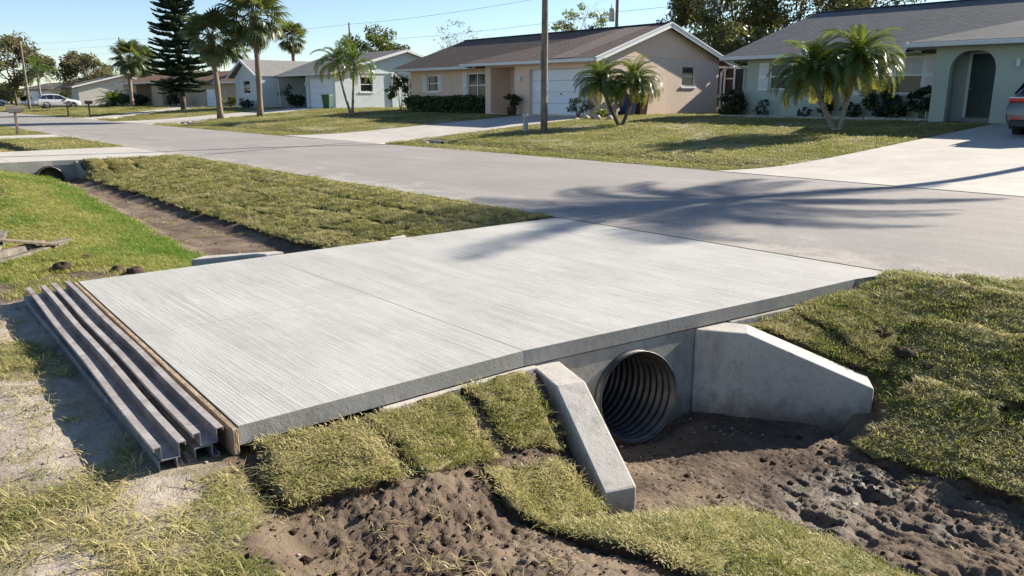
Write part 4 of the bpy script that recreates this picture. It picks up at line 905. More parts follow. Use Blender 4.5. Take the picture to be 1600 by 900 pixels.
mb = MB(); mb.slab([(-153, 23.2, 2.9), (-125.5, 20.2, 2.9), (-125.5, 27, 4.65), (-153, 27, 4.65)], .12); mb.slab([(-125.5, 33.8, 2.9), (-153, 33.8, 2.9), (-153, 27, 4.65), (-125.5, 27, 4.65)], .12); obj('roof', mb, M['rdark'], hf, off=oF)
for a_, b_ in (((-125.45, 20.1, 2.82), (-125.45, 27, 4.58)), ((-125.45, 27, 4.58), (-125.45, 33.9, 2.82))): mb = MB(); mb.beam(a_, b_, .05, .2); obj('rake_trim', mb, M['white'], hf, off=oF)
oG = (-175, 24, 0)
hg = empty('white_house', oG, 'low white house half hidden by trees at the far left end of the street', 'house')
mb = MB(); wall_y(mb, -190, -160, -.2, 2.8, 24, [(-180, -177, .9, 2.1)]); mb.add([(-160, 24, -.2), (-160, 34, -.2), (-160, 34, 2.8), (-160, 24, 2.8)], [(0, 1, 2, 3)]); obj('wall', mb, M['white'], hg, off=oG)
window(hg, oG, 'y', 24, -180, -177, .9, 2.1, 2); mb = MB(); mb.slab([(-191, 23.3, 2.8), (-159, 23.3, 2.8), (-162, 29, 4.2), (-188, 29, 4.2)], .12); mb.slab([(-159, 23.3, 2.8), (-159, 34.6, 2.8), (-162, 29, 4.2)], .12); obj('roof', mb, M['rdark'], hg, off=oG)
# ================================================================== trees and plants
def frond_mesh(name, L, rise, droop, nl, ll, lw, fold=.5, hang=.5, mat='frond', seed=0, rad=.012, petiole=.18):
    """feather leaf along +X: rachis rising by angle rise then arching down by droop, leaflets on both sides"""
    rg = np.random.default_rng(seed); mb = MB(); P = []; T = []; p = Vector((0, 0, 0)); n = 14
    for i in range(n + 1):
        u = i / n; a = rise - droop * u ** 1.3; t = Vector((math.cos(a), 0, math.sin(a))); P.append(p.copy()); T.append(t); p = p + t * (L / n)
    mb.tube(P, [rad * (1 - .8 * i / n) for i in range(n + 1)], 4)
    for k in range(nl):
        u = petiole + (1 - petiole) * (k + .5) / nl; i = min(int(u * n), n - 1); f = u * n - i
        b = P[i].lerp(P[i + 1], f); t = T[i].lerp(T[i + 1], f).normalized(); up = Vector((-t.z, 0, t.x))
        env = (math.sin(math.pi * (.12 + .86 * (u - petiole) / (1 - petiole))) ** .7) * ll
        for sd_ in (-1, 1):
            l_ = env * (.85 + .3 * rg.random()); fw = .5 + .5 * u + .15 * rg.random()
            d = (Vector((0, sd_, 0)) * math.cos(fw * .8) + t * math.sin(fw * .8) + up * fold * (.6 + .6 * rg.random())).normalized()
            d2 = (d + Vector((0, 0, -1)) * hang * (.7 + .6 * rg.random())).normalized()
            wv = t * (lw / 2); m_ = b + d * l_ * .5; e = m_ + d2 * l_ * .5
            mb.add([b - wv * .6, b + wv * .6, m_ + wv, m_ - wv, e], [(0, 1, 2, 3), (3, 2, 4)])
    return mb.mesh(name, M[mat])
def fan_mesh(name, pet, rad, droop, mat='fan', seed=0, nseg=20):
    """fan leaf: petiole along +X, then segments radiating and bending down"""
    rg = np.random.default_rng(seed); mb = MB(); P = [Vector((0, 0, 0))]; a = .15
    for i in range(6): a -= droop * .5 / 6; P.append(P[-1] + Vector((math.cos(a), 0, math.sin(a))) * pet / 6)
    mb.tube(P, [.018] * 4 + [.012] * 3, 4); c = P[-1]; base = a
    for k in range(nseg):
        th = (k / (nseg - 1) - .5) * 4.6; l_ = rad * (1 - .22 * abs(th) / 2.3) * (.85 + .25 * rg.random())
        d = Vector((math.cos(th) * math.cos(base), math.sin(th), math.cos(th) * math.sin(base) - .25 * abs(math.sin(th)))).normalized()
        s_ = d.cross(Vector((0, 0, 1))).normalized() * rad * .055; m_ = c + d * l_ * .6; d2 = (d + Vector((0, 0, -1)) * (.5 + droop * .6) * (.6 + .8 * rg.random())).normalized(); e = m_ + d2 * l_ * .45
        mb.add([c - s_ * .3, c + s_ * .3, m_ + s_, m_ - s_, e], [(0, 1, 2, 3), (3, 2, 4)])
    return mb.mesh(name, M[mat])
FR = {}
def fronds(kind):
    if kind in FR: return FR[kind]
    if kind == 'pygmy':   # (mesh, elevation range lo..hi)
        q = [frond_mesh('pygmy_frond', 1.25, r_, d_, 36, .27, .024, .35, .45, m_, k) for k, (r_, d_, m_) in enumerate([(1.35, 1.7, 'frond'), (1.0, 2.1, 'frond'), (.65, 2.1, 'frondd'), (.3, 2.0, 'frondd'), (-.05, 1.7, 'frond'), (-.3, 1.5, 'frondy')])]
    elif kind == 'xmas':
        q = [frond_mesh('arching_frond', 1.5, r_, d_, 24, .34, .042, .5, .45, m_, 20 + k, .016) for k, (r_, d_, m_) in enumerate([(1.35, 1.2, 'xmas'), (1.1, 1.9, 'xmas'), (.8, 2.1, 'xmas'), (.45, 2.2, 'frond'), (.15, 2.0, 'frond'), (-.2, 1.6, 'frondy')])]
    elif kind == 'queen':
        q = [frond_mesh('queen_frond', 2.9, r_, d_, 30, .60, .06, .2, .9, m_, 40 + k, .03) for k, (r_, d_, m_) in enumerate([(1.3, 1.1, 'frond'), (1.0, 1.7, 'frond'), (.7, 1.9, 'frond'), (.35, 1.9, 'frondd'), (.0, 1.7, 'frondd'), (-.3, 1.4, 'fand')])]
    elif kind == 'wide':
        q = [frond_mesh('wide_frond', 3.2, r_, d_, 40, .72, .05, .25, .35, m_, 140 + k, .03) for k, (r_, d_, m_) in enumerate([(1.3, .9, 'frond'), (1.0, 1.2, 'frond'), (.75, 1.35, 'frond'), (.5, 1.4, 'frondd'), (.25, 1.3, 'frondd'), (.0, 1.2, 'frondd')])]
    elif kind == 'bush':
        q = [frond_mesh('bush_frond', 1.9, r_, d_, 26, .36, .05, .4, .4, m_, 60 + k, .02) for k, (r_, d_, m_) in enumerate([(1.35, 1.0, 'xmas'), (1.1, 1.4, 'xmas'), (.85, 1.6, 'xmas'), (.6, 1.7, 'frond'), (.35, 1.4, 'frond'), (.15, 1.0, 'frondy')])]
    else:
        q = [fan_mesh('fan_leaf', 1.1, .95, d_, m_, 80 + k) for k, (d_, m_) in enumerate([(.3, 'fan'), (.6, 'fan'), (.9, 'fan'), (1.2, 'fan'), (1.5, 'fan'), (1.8, 'fand')])]
    FR[kind] = q; return q
def crown_fronds(parent, kind, c, n, scale, seed, name='frond', ys=None):
    q = fronds(kind); rg = np.random.default_rng(seed)
    for k in range(n):
        u = (k + .5) / n; i = min(int(u * 6), 5); az_ = k * 2.39996 + rg.random() * .5
        o = link(name, q[i], parent, c)
        if kind == 'fan': el = 1.25 - 2.35 * u + rg.normal() * .12; o.rotation_euler = Euler((rg.normal() * .25, -el, az_), 'XYZ')
        else: o.rotation_euler = Euler((rg.normal() * .15, rg.normal() * .10, az_), 'XYZ')
        sc = scale * (.85 + .3 * rg.random()) * (1.0 if u < .8 else .9); o.scale = (sc, sc, sc)
def trunk_path(a, b, bend=0.0, n=9):
    a, b = Vector(a), Vector(b); return [a.lerp(b, i / n) + Vector((bend * math.sin(math.pi * i / n), 0, 0)) for i in range(n + 1)]
def palm(name, label, group, loc, stems, kind, nf, scale, r0, r1, mat='trunk', boot=True, seed=1):
    """stems: list of (top offset, bend)"""
    p = empty(name, loc, label, 'palm tree', group)
    for k, (top, bend) in enumerate(stems):
        mb = MB(); path = trunk_path((0, 0, -.15), top, bend); n = len(path)
        mb.tube(path, [r0 * (1.35 if i == 0 else 1) * lerp(1, r1 / r0, i / n) + (.012 * r0 / .15) * math.sin(i * 2.1) for i in range(n)], 10)
        obj('trunk', mb, M[mat], p, True)
        if boot:  # old leaf bases under the crown
            mb = MB(); rg = np.random.default_rng(seed + k)
            for j in range(40):
                a = j * 2.4; z = top[2] - .75 * scale * (j / 40) * (1.0 if kind != 'pygmy' else .45) + .1 * scale; q = Vector((top[0] + math.cos(a) * r1, top[1] + math.sin(a) * r1, z - .12))
                mb.tube([q, q + Vector((math.cos(a) * .12, math.sin(a) * .12, .22)) * scale], [.035 * scale, .015 * scale], 4)
            obj('leaf_bases', mb, M['wood' if kind != 'pygmy' else 'bark'], p)
        crown_fronds(p, kind, top, nf, scale, seed + 10 * k, 'fan_leaf' if kind == 'fan' else 'frond')
    return p
# pygmy date palms on the two front lawns
palm('date_palm', 'twin-trunk feathery palm with drooping fronds in front of the peach gable wall', 'feathery twin-trunk palms', (-18.13, 16.48, .5), [((-.62, -.50, 1.60), -.10), ((.28, .38, 1.62), .12)], 'pygmy', 74, 1.02, .075, .065, 'bark', True, 5)
palm('date_palm', 'larger twin-trunk palm with shiny and yellow fronds before the sage house window', 'feathery twin-trunk palms', (-9.37, 16.89, .52), [((-.78, -.42, 1.80), -.12), ((.30, .32, 2.12), -.05)], 'pygmy', 84, 1.22, .085, .08, 'trunkg', True, 9)
palm('christmas_palm', 'slim V-shaped twin-trunk palm in front of the pale blue garage', None, (-39.29, 16.44, .49), [((-.62, -.45, 3.0), -.12), ((.28, .12, 2.85), .05)], 'xmas', 24, 1.15, .085, .07, 'trunkg', False, 14)
# cabbage palms along the street
palm('cabbage_palm', 'tall fan palm with a big crown in front of the pale blue house', 'fan palms along the street', (-46.2, 13.76, .33), [((-.25, .15, 6.1), .12)], 'fan', 64, 1.18, .19, .16, 'trunk', True, 21)
palm('cabbage_palm', 'shorter leaning fan palm beside the tall dark pine', 'fan palms along the street', (-47.77, 11.81, .22), [((-.35, -.05, 4.9), .05)], 'fan', 56, 1.05, .19, .15, 'trunk', True, 22)
palm('cabbage_palm', 'fan palm with curved trunk on the lawn of the tan house', 'fan palms along the street', (-91.14, 18.57, .44), [((-.9, .4, 5.2), -.45)], 'fan', 56, 1.2, .22, .2, 'trunk', True, 23)
palm('cabbage_palm', 'fan palm behind the arching palm bush by the far houses', 'fan palms along the street', (-106.5, 24.5, .35), [((-.6, .4, 5.5), .3)], 'fan', 50, 1.2, .22, .2, 'trunk', True, 24)
palm('cabbage_palm', 'pale dusty fan palm rising behind the tan house roof', 'fan palms along the street', (-90.7, 30.5, .4), [((.2, 0, 6.4), .1)], 'fan', 36, .9, .2, .18, 'trunk', True, 25)
palm('cabbage_palm', 'fan palm showing only its crown above the pale blue roof', 'fan palms along the street', (-79, 31.9, .6), [((0, 0, 7.0), .1)], 'fan', 54, 1.0, .2, .18, 'trunk', True, 26)
palm('cabbage_palm', 'small fan palm crown behind the rust brown roof left of the pine', 'fan palms along the street', (-128.3, 31.2, .1), [((0, 0, 5.2), .1)], 'fan', 34, .9, .2, .18, 'trunk', True, 27)
palm('queen_palm', 'feathery palm with hanging dead fronds in front of the cream house', None, (-132, 17.2, .1), [((0, 0, 4.9), .1)], 'queen', 34, 1.0, .17, .14, 'trunkg', False, 31)
pb = empty('palm_bush', (-97.6, 18.3, .4), 'low arching palm bush with yellowish fronds beside the black mailbox', 'palm bush'); crown_fronds(pb, 'bush', (0, 0, .15), 60, 1.12, 33)
mb = MB(); mb.lathe([(0, .5), (.25, .4), (.3, 0), (0, -.1)], 10); obj('trunk', mb, M['bark'], pb)
# the palm whose shadow falls across the road, standing just outside the photo
palm('queen_palm', 'tall feathery palm at the right end of the sage front yard', None, (-1.0, 19.2, .65), [((0, 0, 7.9), .2)], 'wide', 40, 1.0, .17, .14, 'trunkg', False, 37)

# tall dark pine with tiers of branches
def pine_branch(L, seed):
    rg = np.random.default_rng(seed); mb = MB(); n = 10; P = [Vector((L * i / n, 0, -.10 * L * (i / n) + .26 * L * (i / n) ** 2.2)) for i in range(n + 1)]
    mb.tube(P, [.045 * (1 - .8 * i / n) for i in range(n + 1)], 4)
    for k in range(34):
        u = .10 + .90 * (k + .5) / 34; i = min(int(u * n), n - 1); b = P[i].lerp(P[i + 1], u * n - i); l_ = .62 * (1 - .62 * u) * (.8 + .4 * rg.random())
        for sd_ in (-1, 1):
            d = Vector((.75, sd_ * (.7 + .2 * rg.random()), .05 + .35 * rg.random())).normalized(); e = b + d * l_; e2 = e + Vector((.5, sd_ * .2, .7)).normalized() * l_ * .35
            mb.tube([b, e, e2], [.065, .06, .02], 4, False)
    e = P[-1]; mb.tube([P[-4], P[-2], e, e + Vector((.25, 0, .2))], [.07, .07, .06, .02], 4, False)
    return mb.mesh('pine_branch', M['pine'])
pt = empty('tall_pine', (-66.91, 15.91, .44), 'tall dark pine with regular tiers of branches left of the pale blue house', 'pine tree')
mb = MB(); mb.tube(trunk_path((0, 0, -.3), (-.15, 0, 15.5), .05, 12), [lerp(.24, .05, i / 12) for i in range(13)], 10); obj('trunk', mb, M['bark'], pt, True)
pbm = [pine_branch(1.0 * k, 50 + i) for i, k in enumerate((2.75, 2.35, 1.95, 1.5))]; rg = np.random.default_rng(3)
for i in range(29):
    z = 1.7 + i * .43; u = i / 29
    for k in range(8):
        q = pbm[min(int(u * 4.6), 3)]; o = link('branch', q, pt, (-.15 * z / 15, 0, z + rg.normal() * .08)); o.rotation_euler = Euler((rg.normal() * .1, rg.normal() * .07 + .10 - .22 * u + (.12 if i < 3 else 0), k * .7854 + i * 1.1 + rg.normal() * .1), 'XYZ'); sc = (1.0 - .05 * rg.random()) * (1 - .28 * u) * (.95 if i > 1 else .7); o.scale = (sc, sc, sc)

def leaf_cloud(cen, radii, n, size, seed, mats, clumps=26, flat=0.0, shell=.55, cr=.30, minz=None):
    """many small leaf quads gathered in clumps through an ellipsoid"""
    rg = np.random.default_rng(seed); cen = np.array(cen, float); radii = np.array(radii, float)
    d = rg.normal(size=(clumps, 3)); d /= np.linalg.norm(d, axis=1)[:, None]; c = d * (shell + (1 - shell) * rg.random((clumps, 1))) * radii
    w_ = rg.integers(0, clumps, n); rr = cr * radii.mean() * (.6 + .8 * rg.random(clumps))
    p = rg.normal(size=(n, 3)); p /= np.linalg.norm(p, axis=1)[:, None]; p = p * (rg.random((n, 1)) ** .45) * rr[w_][:, None] * np.array([1.15, 1.15, .8])
    P = cen + c[w_] + p
    if minz is not None: P[:, 2] = np.maximum(P[:, 2], minz + .1 * rg.random(n))
    a = rg.normal(size=(n, 3)); a /= np.linalg.norm(a, axis=1)[:, None]; b = np.cross(a, rg.normal(size=(n, 3))); b /= np.linalg.norm(b, axis=1)[:, None] + 1e-9
    s_ = size * (.6 + .8 * rg.random((n, 1))); a *= s_; b *= s_ * .42
    v = np.stack([P - a, P + b, P + a, P - b], 1).reshape(-1, 3); f = np.arange(4 * n).reshape(n, 4)
    m = fast_mesh('crown', v, f, mats)
    if len(mats) > 1:
        mi = (rg.random(clumps) < .42)[w_]; m.polygons.foreach_set('material_index', np.ascontiguousarray(mi.astype(np.int32)))
    return m
def limbs(mb, base, h_, spread, r_, seed, n=5, lev=3):
    rg = np.random.default_rng(seed)
    def rec(p, d, l_, r0, k):
        q = p + d * l_ * .55 + Vector(rg.normal(size=3)) * l_ * .05; e = p + d * l_; mb.tube([p, q, e], [r0, r0 * .8, r0 * .6], 5 if k > 1 else 3, False)
        if k == 0: return
        for _ in range(3 if k < lev else n):
            d2 = (d * .8 + Vector(rg.normal(size=3)) * spread + Vector((0, 0, .18))).normalized(); rec(p.lerp(e, .55 + .45 * rg.random()), d2, l_ * (.55 + .25 * rg.random()), r0 * .55, k - 1)
    rec(Vector(base), Vector((rg.normal() * .06, rg.normal() * .06, 1)).normalized(), h_, r_, lev)
def tree(name, label, loc, h_, cen, radii, n, size, mats, seed, group=None, lev=3, clumps=26, spread=.55, bark='bark', r_=.22, shell=.5, cr=.30, cat='tree'):
    t = empty(name, loc, label, cat, group); mb = MB(); limbs(mb, (0, 0, -.2), h_, spread, r_, seed, 5, lev); obj('trunk', mb, M[bark], t, True)
    if n: link('crown', leaf_cloud(cen, radii, n, size, seed, [M[q] for q in mats], clumps, shell=shell, cr=cr), t)
    return t
tree('oak_tree', 'big dark evergreen tree behind the gap between peach and sage houses', (-33.8, 44.8, .6), 4.5, (0, 0, 6.6), (4.6, 4.2, 4.6), 15000, .15, ['oak', 'oak'], 71, 'large trees behind the sage house', clumps=60, cr=.22)
tree('oak_tree', 'big dark tree with olive leaves directly behind the sage roof', (-29.1, 47.3, .6), 5, (0, 0, 7.2), (4.8, 4.2, 4.8), 15000, .15, ['oak', 'olive'], 72, 'large trees behind the sage house', clumps=60, cr=.22)
tree('oak_tree', 'thinner olive tree rising behind the sage roof on its right', (-24.9, 49.1, .6), 5, (0, 0, 7.4), (4.6, 4.2, 4.2), 9000, .14, ['olive', 'oak'], 73, 'large trees behind the sage house', clumps=46, cr=.2)
tree('oak_tree', 'low dark tree filling the gap behind the screen enclosure', (-28.0, 37.8, .6), 2.5, (0, 0, 2.8), (4.0, 2.5, 2.6), 7000, .14, ['oak', 'oak'], 74, 'large trees behind the sage house', clumps=36, cr=.25)
tree('round_tree', 'round glossy green tree behind the pale blue roof', (-70.8, 36.9, .6), 3.5, (0, 0, 5.2), (3.4, 3.2, 2.4), 6500, .17, ['shrub', 'lime'], 75, clumps=44, cr=.24)
tree('bare_tree', 'pale leafless tree behind the peach roof', (-59.4, 39.5, .6), 3.2, (0, 0, 6.2), (2.4, 2.4, 2.2), 500, .10, ['olive'], 76, lev=5, spread=.5, bark='twig', r_=.10)
tree('thin_tree', 'wispy light green tree behind the peach roof by the utility pole', (-44.9, 41.1, .6), 4.2, (0, 0, 6.7), (3.2, 2.0, 1.4), 1500, .13, ['lime', 'olive'], 77, lev=4, clumps=22, bark='twig', r_=.09, cr=.22)
tree('brown_tree', 'big brownish half bare tree at the far left edge', (-150, 17, .1), 4.5, (0, 0, 6.0), (6.6, 6.0, 5.0), 9000, .24, ['brownleaf', 'olive'], 78, 'trees at the far end of the street', lev=5, clumps=60, r_=.25, cr=.2)
tree('brown_tree', 'brownish tree between the leaning pole and the feathery palm', (-142, 26, .1), 4, (0, 0, 4.8), (5.6, 4.5, 3.9), 7500, .22, ['brownleaf', 'olive'], 79, 'trees at the far end of the street', lev=4, clumps=44, cr=.22)
for k, (x, y, h_, rr, n, m1, lab) in enumerate([(-150, 45, 6.2, 5.0, 4200, 'olive', 'olive green tree behind the cream house'), (-138, 48, 5.4, 4.6, 4200, 'oak', 'dark green tree behind the cream house roof'), (-125, 50, 5.2, 4.2, 4000, 'olive', 'pale green tree behind the two far fan palms'),
                                          (-113, 48, 4.6, 4.0, 3600, 'oak', 'dark tree behind the rust brown roof'), (-175, 40, 7, 6, 4200, 'brownleaf', 'hazy brown tree beyond the white house'), (-168, 19, 3.2, 2.4, 2600, 'lime', 'small bright green tree in front of the white house')]):
    tree('far_tree', lab, (x, y, .1), h_ * .45, (0, 0, h_ * .60), (rr * 1.15, rr, h_ * .50), int(n * 1.7), .24, [m1, 'oak'], 90 + k, 'trees at the far end of the street', lev=3, clumps=36, cr=.26)
# far woods that close the view
mb = [leaf_cloud((-260 + 34 * k, 120 + 9 * math.sin(k * 2.1), 3.8), (20, 7, 4.6), 2600, .45, 200 + k, [M['olive'], M['oak']], 40, cr=.3) for k in range(9)]
vv, ff = [], []
o_ = 0
for m_ in mb:
    a = np.empty(len(m_.vertices) * 3, np.float32); m_.vertices.foreach_get('co', a); vv.append(a.reshape(-1, 3)); ff.append(np.arange(len(m_.vertices)).reshape(-1, 4) + o_); o_ += len(m_.vertices)
tag(link('woods', fast_mesh('woods', np.concatenate(vv), np.concatenate(ff), [M['oak']])), kind='stuff')

def shrub(label, loc, r_, h_, n, mats, seed, size=.07, cat='shrub', name='shrub', group=None, ln=1.0, clumps=18):
    t = empty(name, loc, label, cat, group); mb = MB(); rg = np.random.default_rng(seed)
    for k in range(6):
        a = k * 1.05; mb.tube([(0, 0, -.1), (math.cos(a) * r_ * .35, math.sin(a) * r_ * .35, h_ * .6)], [.02, .008], 4, False)
    obj('stem', mb, M['bark'], t); link('foliage', leaf_cloud((0, 0, h_ * .55), (r_ * .85, r_ * .85 * ln, h_ * .42), n, size, seed, [M[q] for q in mats], clumps, cr=.34, minz=.02), t); return t
# clipped hedge under the peach windows
hg_ = empty('hedge', (-34, 19.9, .7), 'long low clipped hedge under the peach house windows', 'hedge')
rg = np.random.default_rng(8); n = 5200
P = np.stack([rg.uniform(-4.6, 3.2, n), rg.uniform(-.42, .35, n), rg.random(n) ** .6 * (.86)], 1); P[:, 2] *= 1 + .16 * fbm(P[:, 0], P[:, 1], 1.3, 3, 5); P[:, 1] += .1 * noise(P[:, 0] * 1.8, P[:, 2], 4)
a = rg.normal(size=(n, 3)); a /= np.linalg.norm(a, axis=1)[:, None]; b = np.cross(a, rg.normal(size=(n, 3))); b /= np.linalg.norm(b, axis=1)[:, None]
v = np.stack([P - a * .09, P + b * .05, P + a * .09, P - b * .05], 1).reshape(-1, 3); link('foliage', fast_mesh('hedge_foliage', v, np.arange(4 * n).reshape(n, 4), [M['shrub']]), hg_)
mb = MB()
for k in range(16): mb.tube([(-4.5 + k * .5, 0, -.1), (-4.5 + k * .5, .05, .5)], [.03, .015], 4, False)
obj('stem', mb, M['bark'], hg_)
shrub('tall loose shrub at the left corner of the peach house', (-40.6, 20.7, .7), .85, 2.3, 1100, ['shrub', 'olive'], 101, .10)
shrub('small pale shrub right of the white garage door', (-22.9, 18.9, .68), .7, .95, 380, ['olive', 'shrub'], 102, .07)
shrub('low plant by the corner of the peach garage', (-21.7, 19.1, .68), .45, .35, 220, ['lime'], 103, .06)
shrub('dark bushy shrub at the left corner of the sage house', (-17.3, 22.75, .7), .72, 1.15, 1700, ['shrubd', 'shrub'], 104, .08)
shrub('lower dark bush behind the bushy shrub at the sage corner', (-18.2, 23.6, .7), .4, .6, 500, ['shrubd', 'shrub'], 109, .08)
SB = 'plants along the sage wall'
shrub('thin twiggy plant under the left part of the sage wall', (-15.8, 22.75, .7), .42, .8, 170, ['shrubd'], 105, .07, group=SB)
shrub('tiny dark plant between the twiggy plant and the twin palm', (-13.9, 22.75, .7), .3, .45, 160, ['shrubd'], 106, .07, group=SB)
shrub('upright dark plant under the left sage window', (-13.1, 22.75, .7), .4, 1.25, 380, ['shrubd'], 107, .09, group=SB)
shrub('low dark plant behind the left stem of the twin palm', (-12.0, 22.75, .7), .5, .65, 360, ['shrubd', 'shrub'], 108, .08, group=SB)
shrub('leafy shrub behind the right stem of the twin palm', (-11.0, 22.8, .7), .65, 1.35, 700, ['shrub', 'shrubd'], 110, .09, group=SB)
shrub('loose shrub beside the blue folding chair', (-10.2, 22.75, .7), .4, 1.0, 330, ['shrub', 'shrubd'], 111, .08, group=SB)
shrub('large round dark shrub left of the arched entry', (-9.25, 22.55, .7), .62, 1.3, 1500, ['shrubd', 'shrub'], 112, .09, group=SB)
shrub('small dry bush at the corner of the tan house', (-69.5, 21, .6), .95, 1.1, 700, ['olive', 'brownleaf'], 113, .1)
shrub('dark shrubs in the shaded entry of the pale blue house', (-57.6, 21.7, .65), .9, 1.2, 900, ['shrubd', 'shrub'], 114, .11)
shrub('dark potted plant at the corner of the pale blue wing', (-60.2, 18.6, .65), .8, .7, 500, ['shrubd'], 115, .1)
shrub('slender palm-like plant in the pale blue entry', (-59.6, 21.4, .65), 1.0, 2.6, 500, ['shrub', 'shrubd'], 116, .13)
shrub('dark foundation shrub left of the tan house porch', (-103.5, 20.8, .4), 1.5, 1.6, 900, ['shrubd'], 117, .16)
shrub('dark foundation shrub in the tan house porch', (-98.5, 20.8, .4), 2.2, 1.4, 1000, ['shrubd'], 118, .16)
shrub('round dark green bush behind the silver car', (-119, 17.5, .15), 1.7, 2.1, 1200, ['shrubd', 'shrub'], 119, .17)
shrub('dark bush beside the tan house garage', (-86.5, 21.6, .4), 1.2, 1.6, 700, ['shrubd'], 120, .14)
# ================================================================== street furniture, cars, bins, small things
def zroad(x, y): return gz1(x, y)
def pole(label, loc, H_, r0, lean=(0, 0), extra=None, group=None):
    p = empty('utility_pole', loc, label, 'utility pole', group); mb = MB()
    mb.tube([(lean[0] * i / 8, lean[1] * i / 8, -.3 + (H_ + .3) * i / 8) for i in range(9)], [r0 * (1 - .3 * i / 8) for i in range(9)], 12); obj('shaft', mb, M['pole'], p, True); return p
p = pole('grey wooden utility pole standing on the peach lawn beside a short post', (-18.92, 13.09, .28), 9.6, .135, group='utility poles')
mb = MB(); mb.box(-.05, .05, -.150, -.125, 2.3, 2.9); obj('cable_guard', mb, M['galv'], p)
pole('weathered utility pole on the far lawn left of the silver car', (-103.07, 10.73, .1), 7.5, .15, (-.3, 0), group='utility poles')
p = pole('utility pole with a grey transformer can behind the peach roof', (-38.9, 38.9, .6), 11.5, .15, group='utility poles')
mb = MB(); mb.lathe([(0, .5), (.2, .48), (.22, .4), (.22, -.4), (.2, -.46), (0, -.46)], 14, Matrix.Translation((-.40, -.1, 6.9))); mb.tube([(-.45, -.1, 7.3), (-.45, -.1, 7.75)], .04, 6); obj('transformer', mb, M['transf'], p, True)
mb = MB(); mb.beam((-.75, 0, 8.2), (.2, 0, 8.2), .08, .1); mb.tube([(-.7, 0, 8.25), (-.7, 0, 8.5)], .05, 6); obj('crossarm', mb, M['pole'], p)
pole('thin utility pole rising behind the round tree and pale blue house', (-81.2, 40.1, .6), 9.2, .13, group='utility poles')
pole('distant utility pole behind the far fan palms', (-146.7, 32.8, .1), 11.2, .16, group='utility poles')
def wire(a, b, sag, label):
    mb = MB(); a, b = Vector(a), Vector(b); P = [a.lerp(b, i / 16) - Vector((0, 0, 4 * sag * (i / 16) * (1 - i / 16))) for i in range(17)]
    r_ = .013; mb.tube(P, r_, 5, False); root_mesh('power_line', mb, M['black'], tuple(a), label, 'power line', 'power lines behind the houses', True)
wire((-81.2, 40.1, 9.6), (-38.9, 38.9, 9.7), .35, 'upper power line from the thin pole to the transformer pole'); wire((-81.2, 40.1, 7.7), (-38.9, 38.9, 7.6), .3, 'lower power line crossing the sky above the peach roof')
wire((-146.7, 32.8, 11.0), (-81.2, 40.1, 9.6), .5, 'power line left of the thin pole above the pale blue roof'); wire((-38.9, 38.9, 7.7), (2, 38, 8.6), .3, 'power line right of the transformer above the peach gable')
for k, (z1, z2) in enumerate(((12.0, 11.2), (10.3, 10.0), (8.6, 8.8))): wire((-300, 30, z1 + 6), (-146.7, 32.8, z2), .8, ('topmost', 'middle', 'lowest')[k] + ' of the three thin power lines over the far trees')

def mailbox(label, loc, post_h, mats, rz=0, L=.5, tilt=0.0):
    t = empty('mailbox', loc, label, 'mailbox', 'mailboxes along the street', rz); mb = MB(); mb.cbox(-.05, .05, -.05, .05, -.2, post_h, .008); o = obj('post', mb, M[mats[1]], t); o.rotation_euler = (0, tilt, 0)
    mb = MB(); mb.cbox(-.05, .05, -.22, .22, post_h - .0, post_h + .03, .005); obj('bracket', mb, M[mats[1]], t)
    pr = [(.10 * math.cos(a), post_h + .15 + .11 * math.sin(a)) for a in np.linspace(0, math.pi, 10)] + [(-.10, post_h + .035), (.10, post_h + .035)]
    mb = MB(); mb.prism([(u, -L / 2, z) for u, z in pr], (0, L, 0)); b = obj('box', mb, M[mats[0]], t)
    mb = MB(); mb.prism([(u * 1.05, L / 2 + .001, post_h + .13 + (z - post_h - .13) * 1.05) for u, z in pr], (0, .015, 0)); obj('door', mb, M[mats[0]], b)
    return t
mailbox('grey mailbox on a wooden post beside the near driveway strips', (-36.55, -1.17, -.08), .98, ('grate', 'wood'), 0, .56, .03)
mailbox('faded pinkish mailbox on a wooden post in front of the silver car', (-70.13, 7.78, .02), .95, ('orange', 'wood'))
mailbox('black mailbox on a dark post near the palm bush', (-63.44, 7.84, .0), 1.0, ('black', 'dark'))
mb = MB(); mb.lathe([(0, .66), (.08, .655), (.105, .63), (.105, .56), (.10, .55), (.10, -.1)], 14); o = root_mesh('marker_post', mb, M['transf'], (0, 0, 0), 'short round pale utility marker post left of the wooden pole', 'marker post', None, True); o.location = (-19.87, 13.01, .28)

def bin_(label, loc, mat, rz=0, lid=None):
    t = empty('wheelie_bin', loc, label, 'bin', 'wheelie bins', rz); mb = MB(); a, b = .24, .30
    lo_ = [(-a, -a, .06), (a, -a, .06), (a, a, .06), (-a, a, .06)]; hi = [(-b, -b - .02, .95), (b, -b - .02, .95), (b, b + .04, .95), (-b, b + .04, .95)]
    mb.add(lo_ + hi, [(3, 2, 1, 0), (4, 5, 6, 7)] + [(i, (i + 1) % 4, (i + 1) % 4 + 4, i + 4) for i in range(4)]); obj('body', mb, M[mat], t, bevel=.03)
    mb = MB(); mb.slab([(-.33, -.36, .99), (.33, -.36, .99), (.33, .38, 1.06), (-.33, .38, 1.06)], .05); obj('lid', mb, M[lid or mat], t, bevel=.02)
    mb = MB(); mb.tube([(-.2, .42, .93), (.2, .42, .93)], .02, 6); obj('handle', mb, M['dark'], t)
    for sx in (-.25, .25): mb = MB(); mb.lathe([(0, .03), (.11, .03), (.12, 0), (.11, -.03), (0, -.03)], 12, Matrix.Translation((sx, .24, .12)) @ Matrix.Rotation(R(90), 4, 'Y')); obj('wheel', mb, M['rubber'], t)
    return t
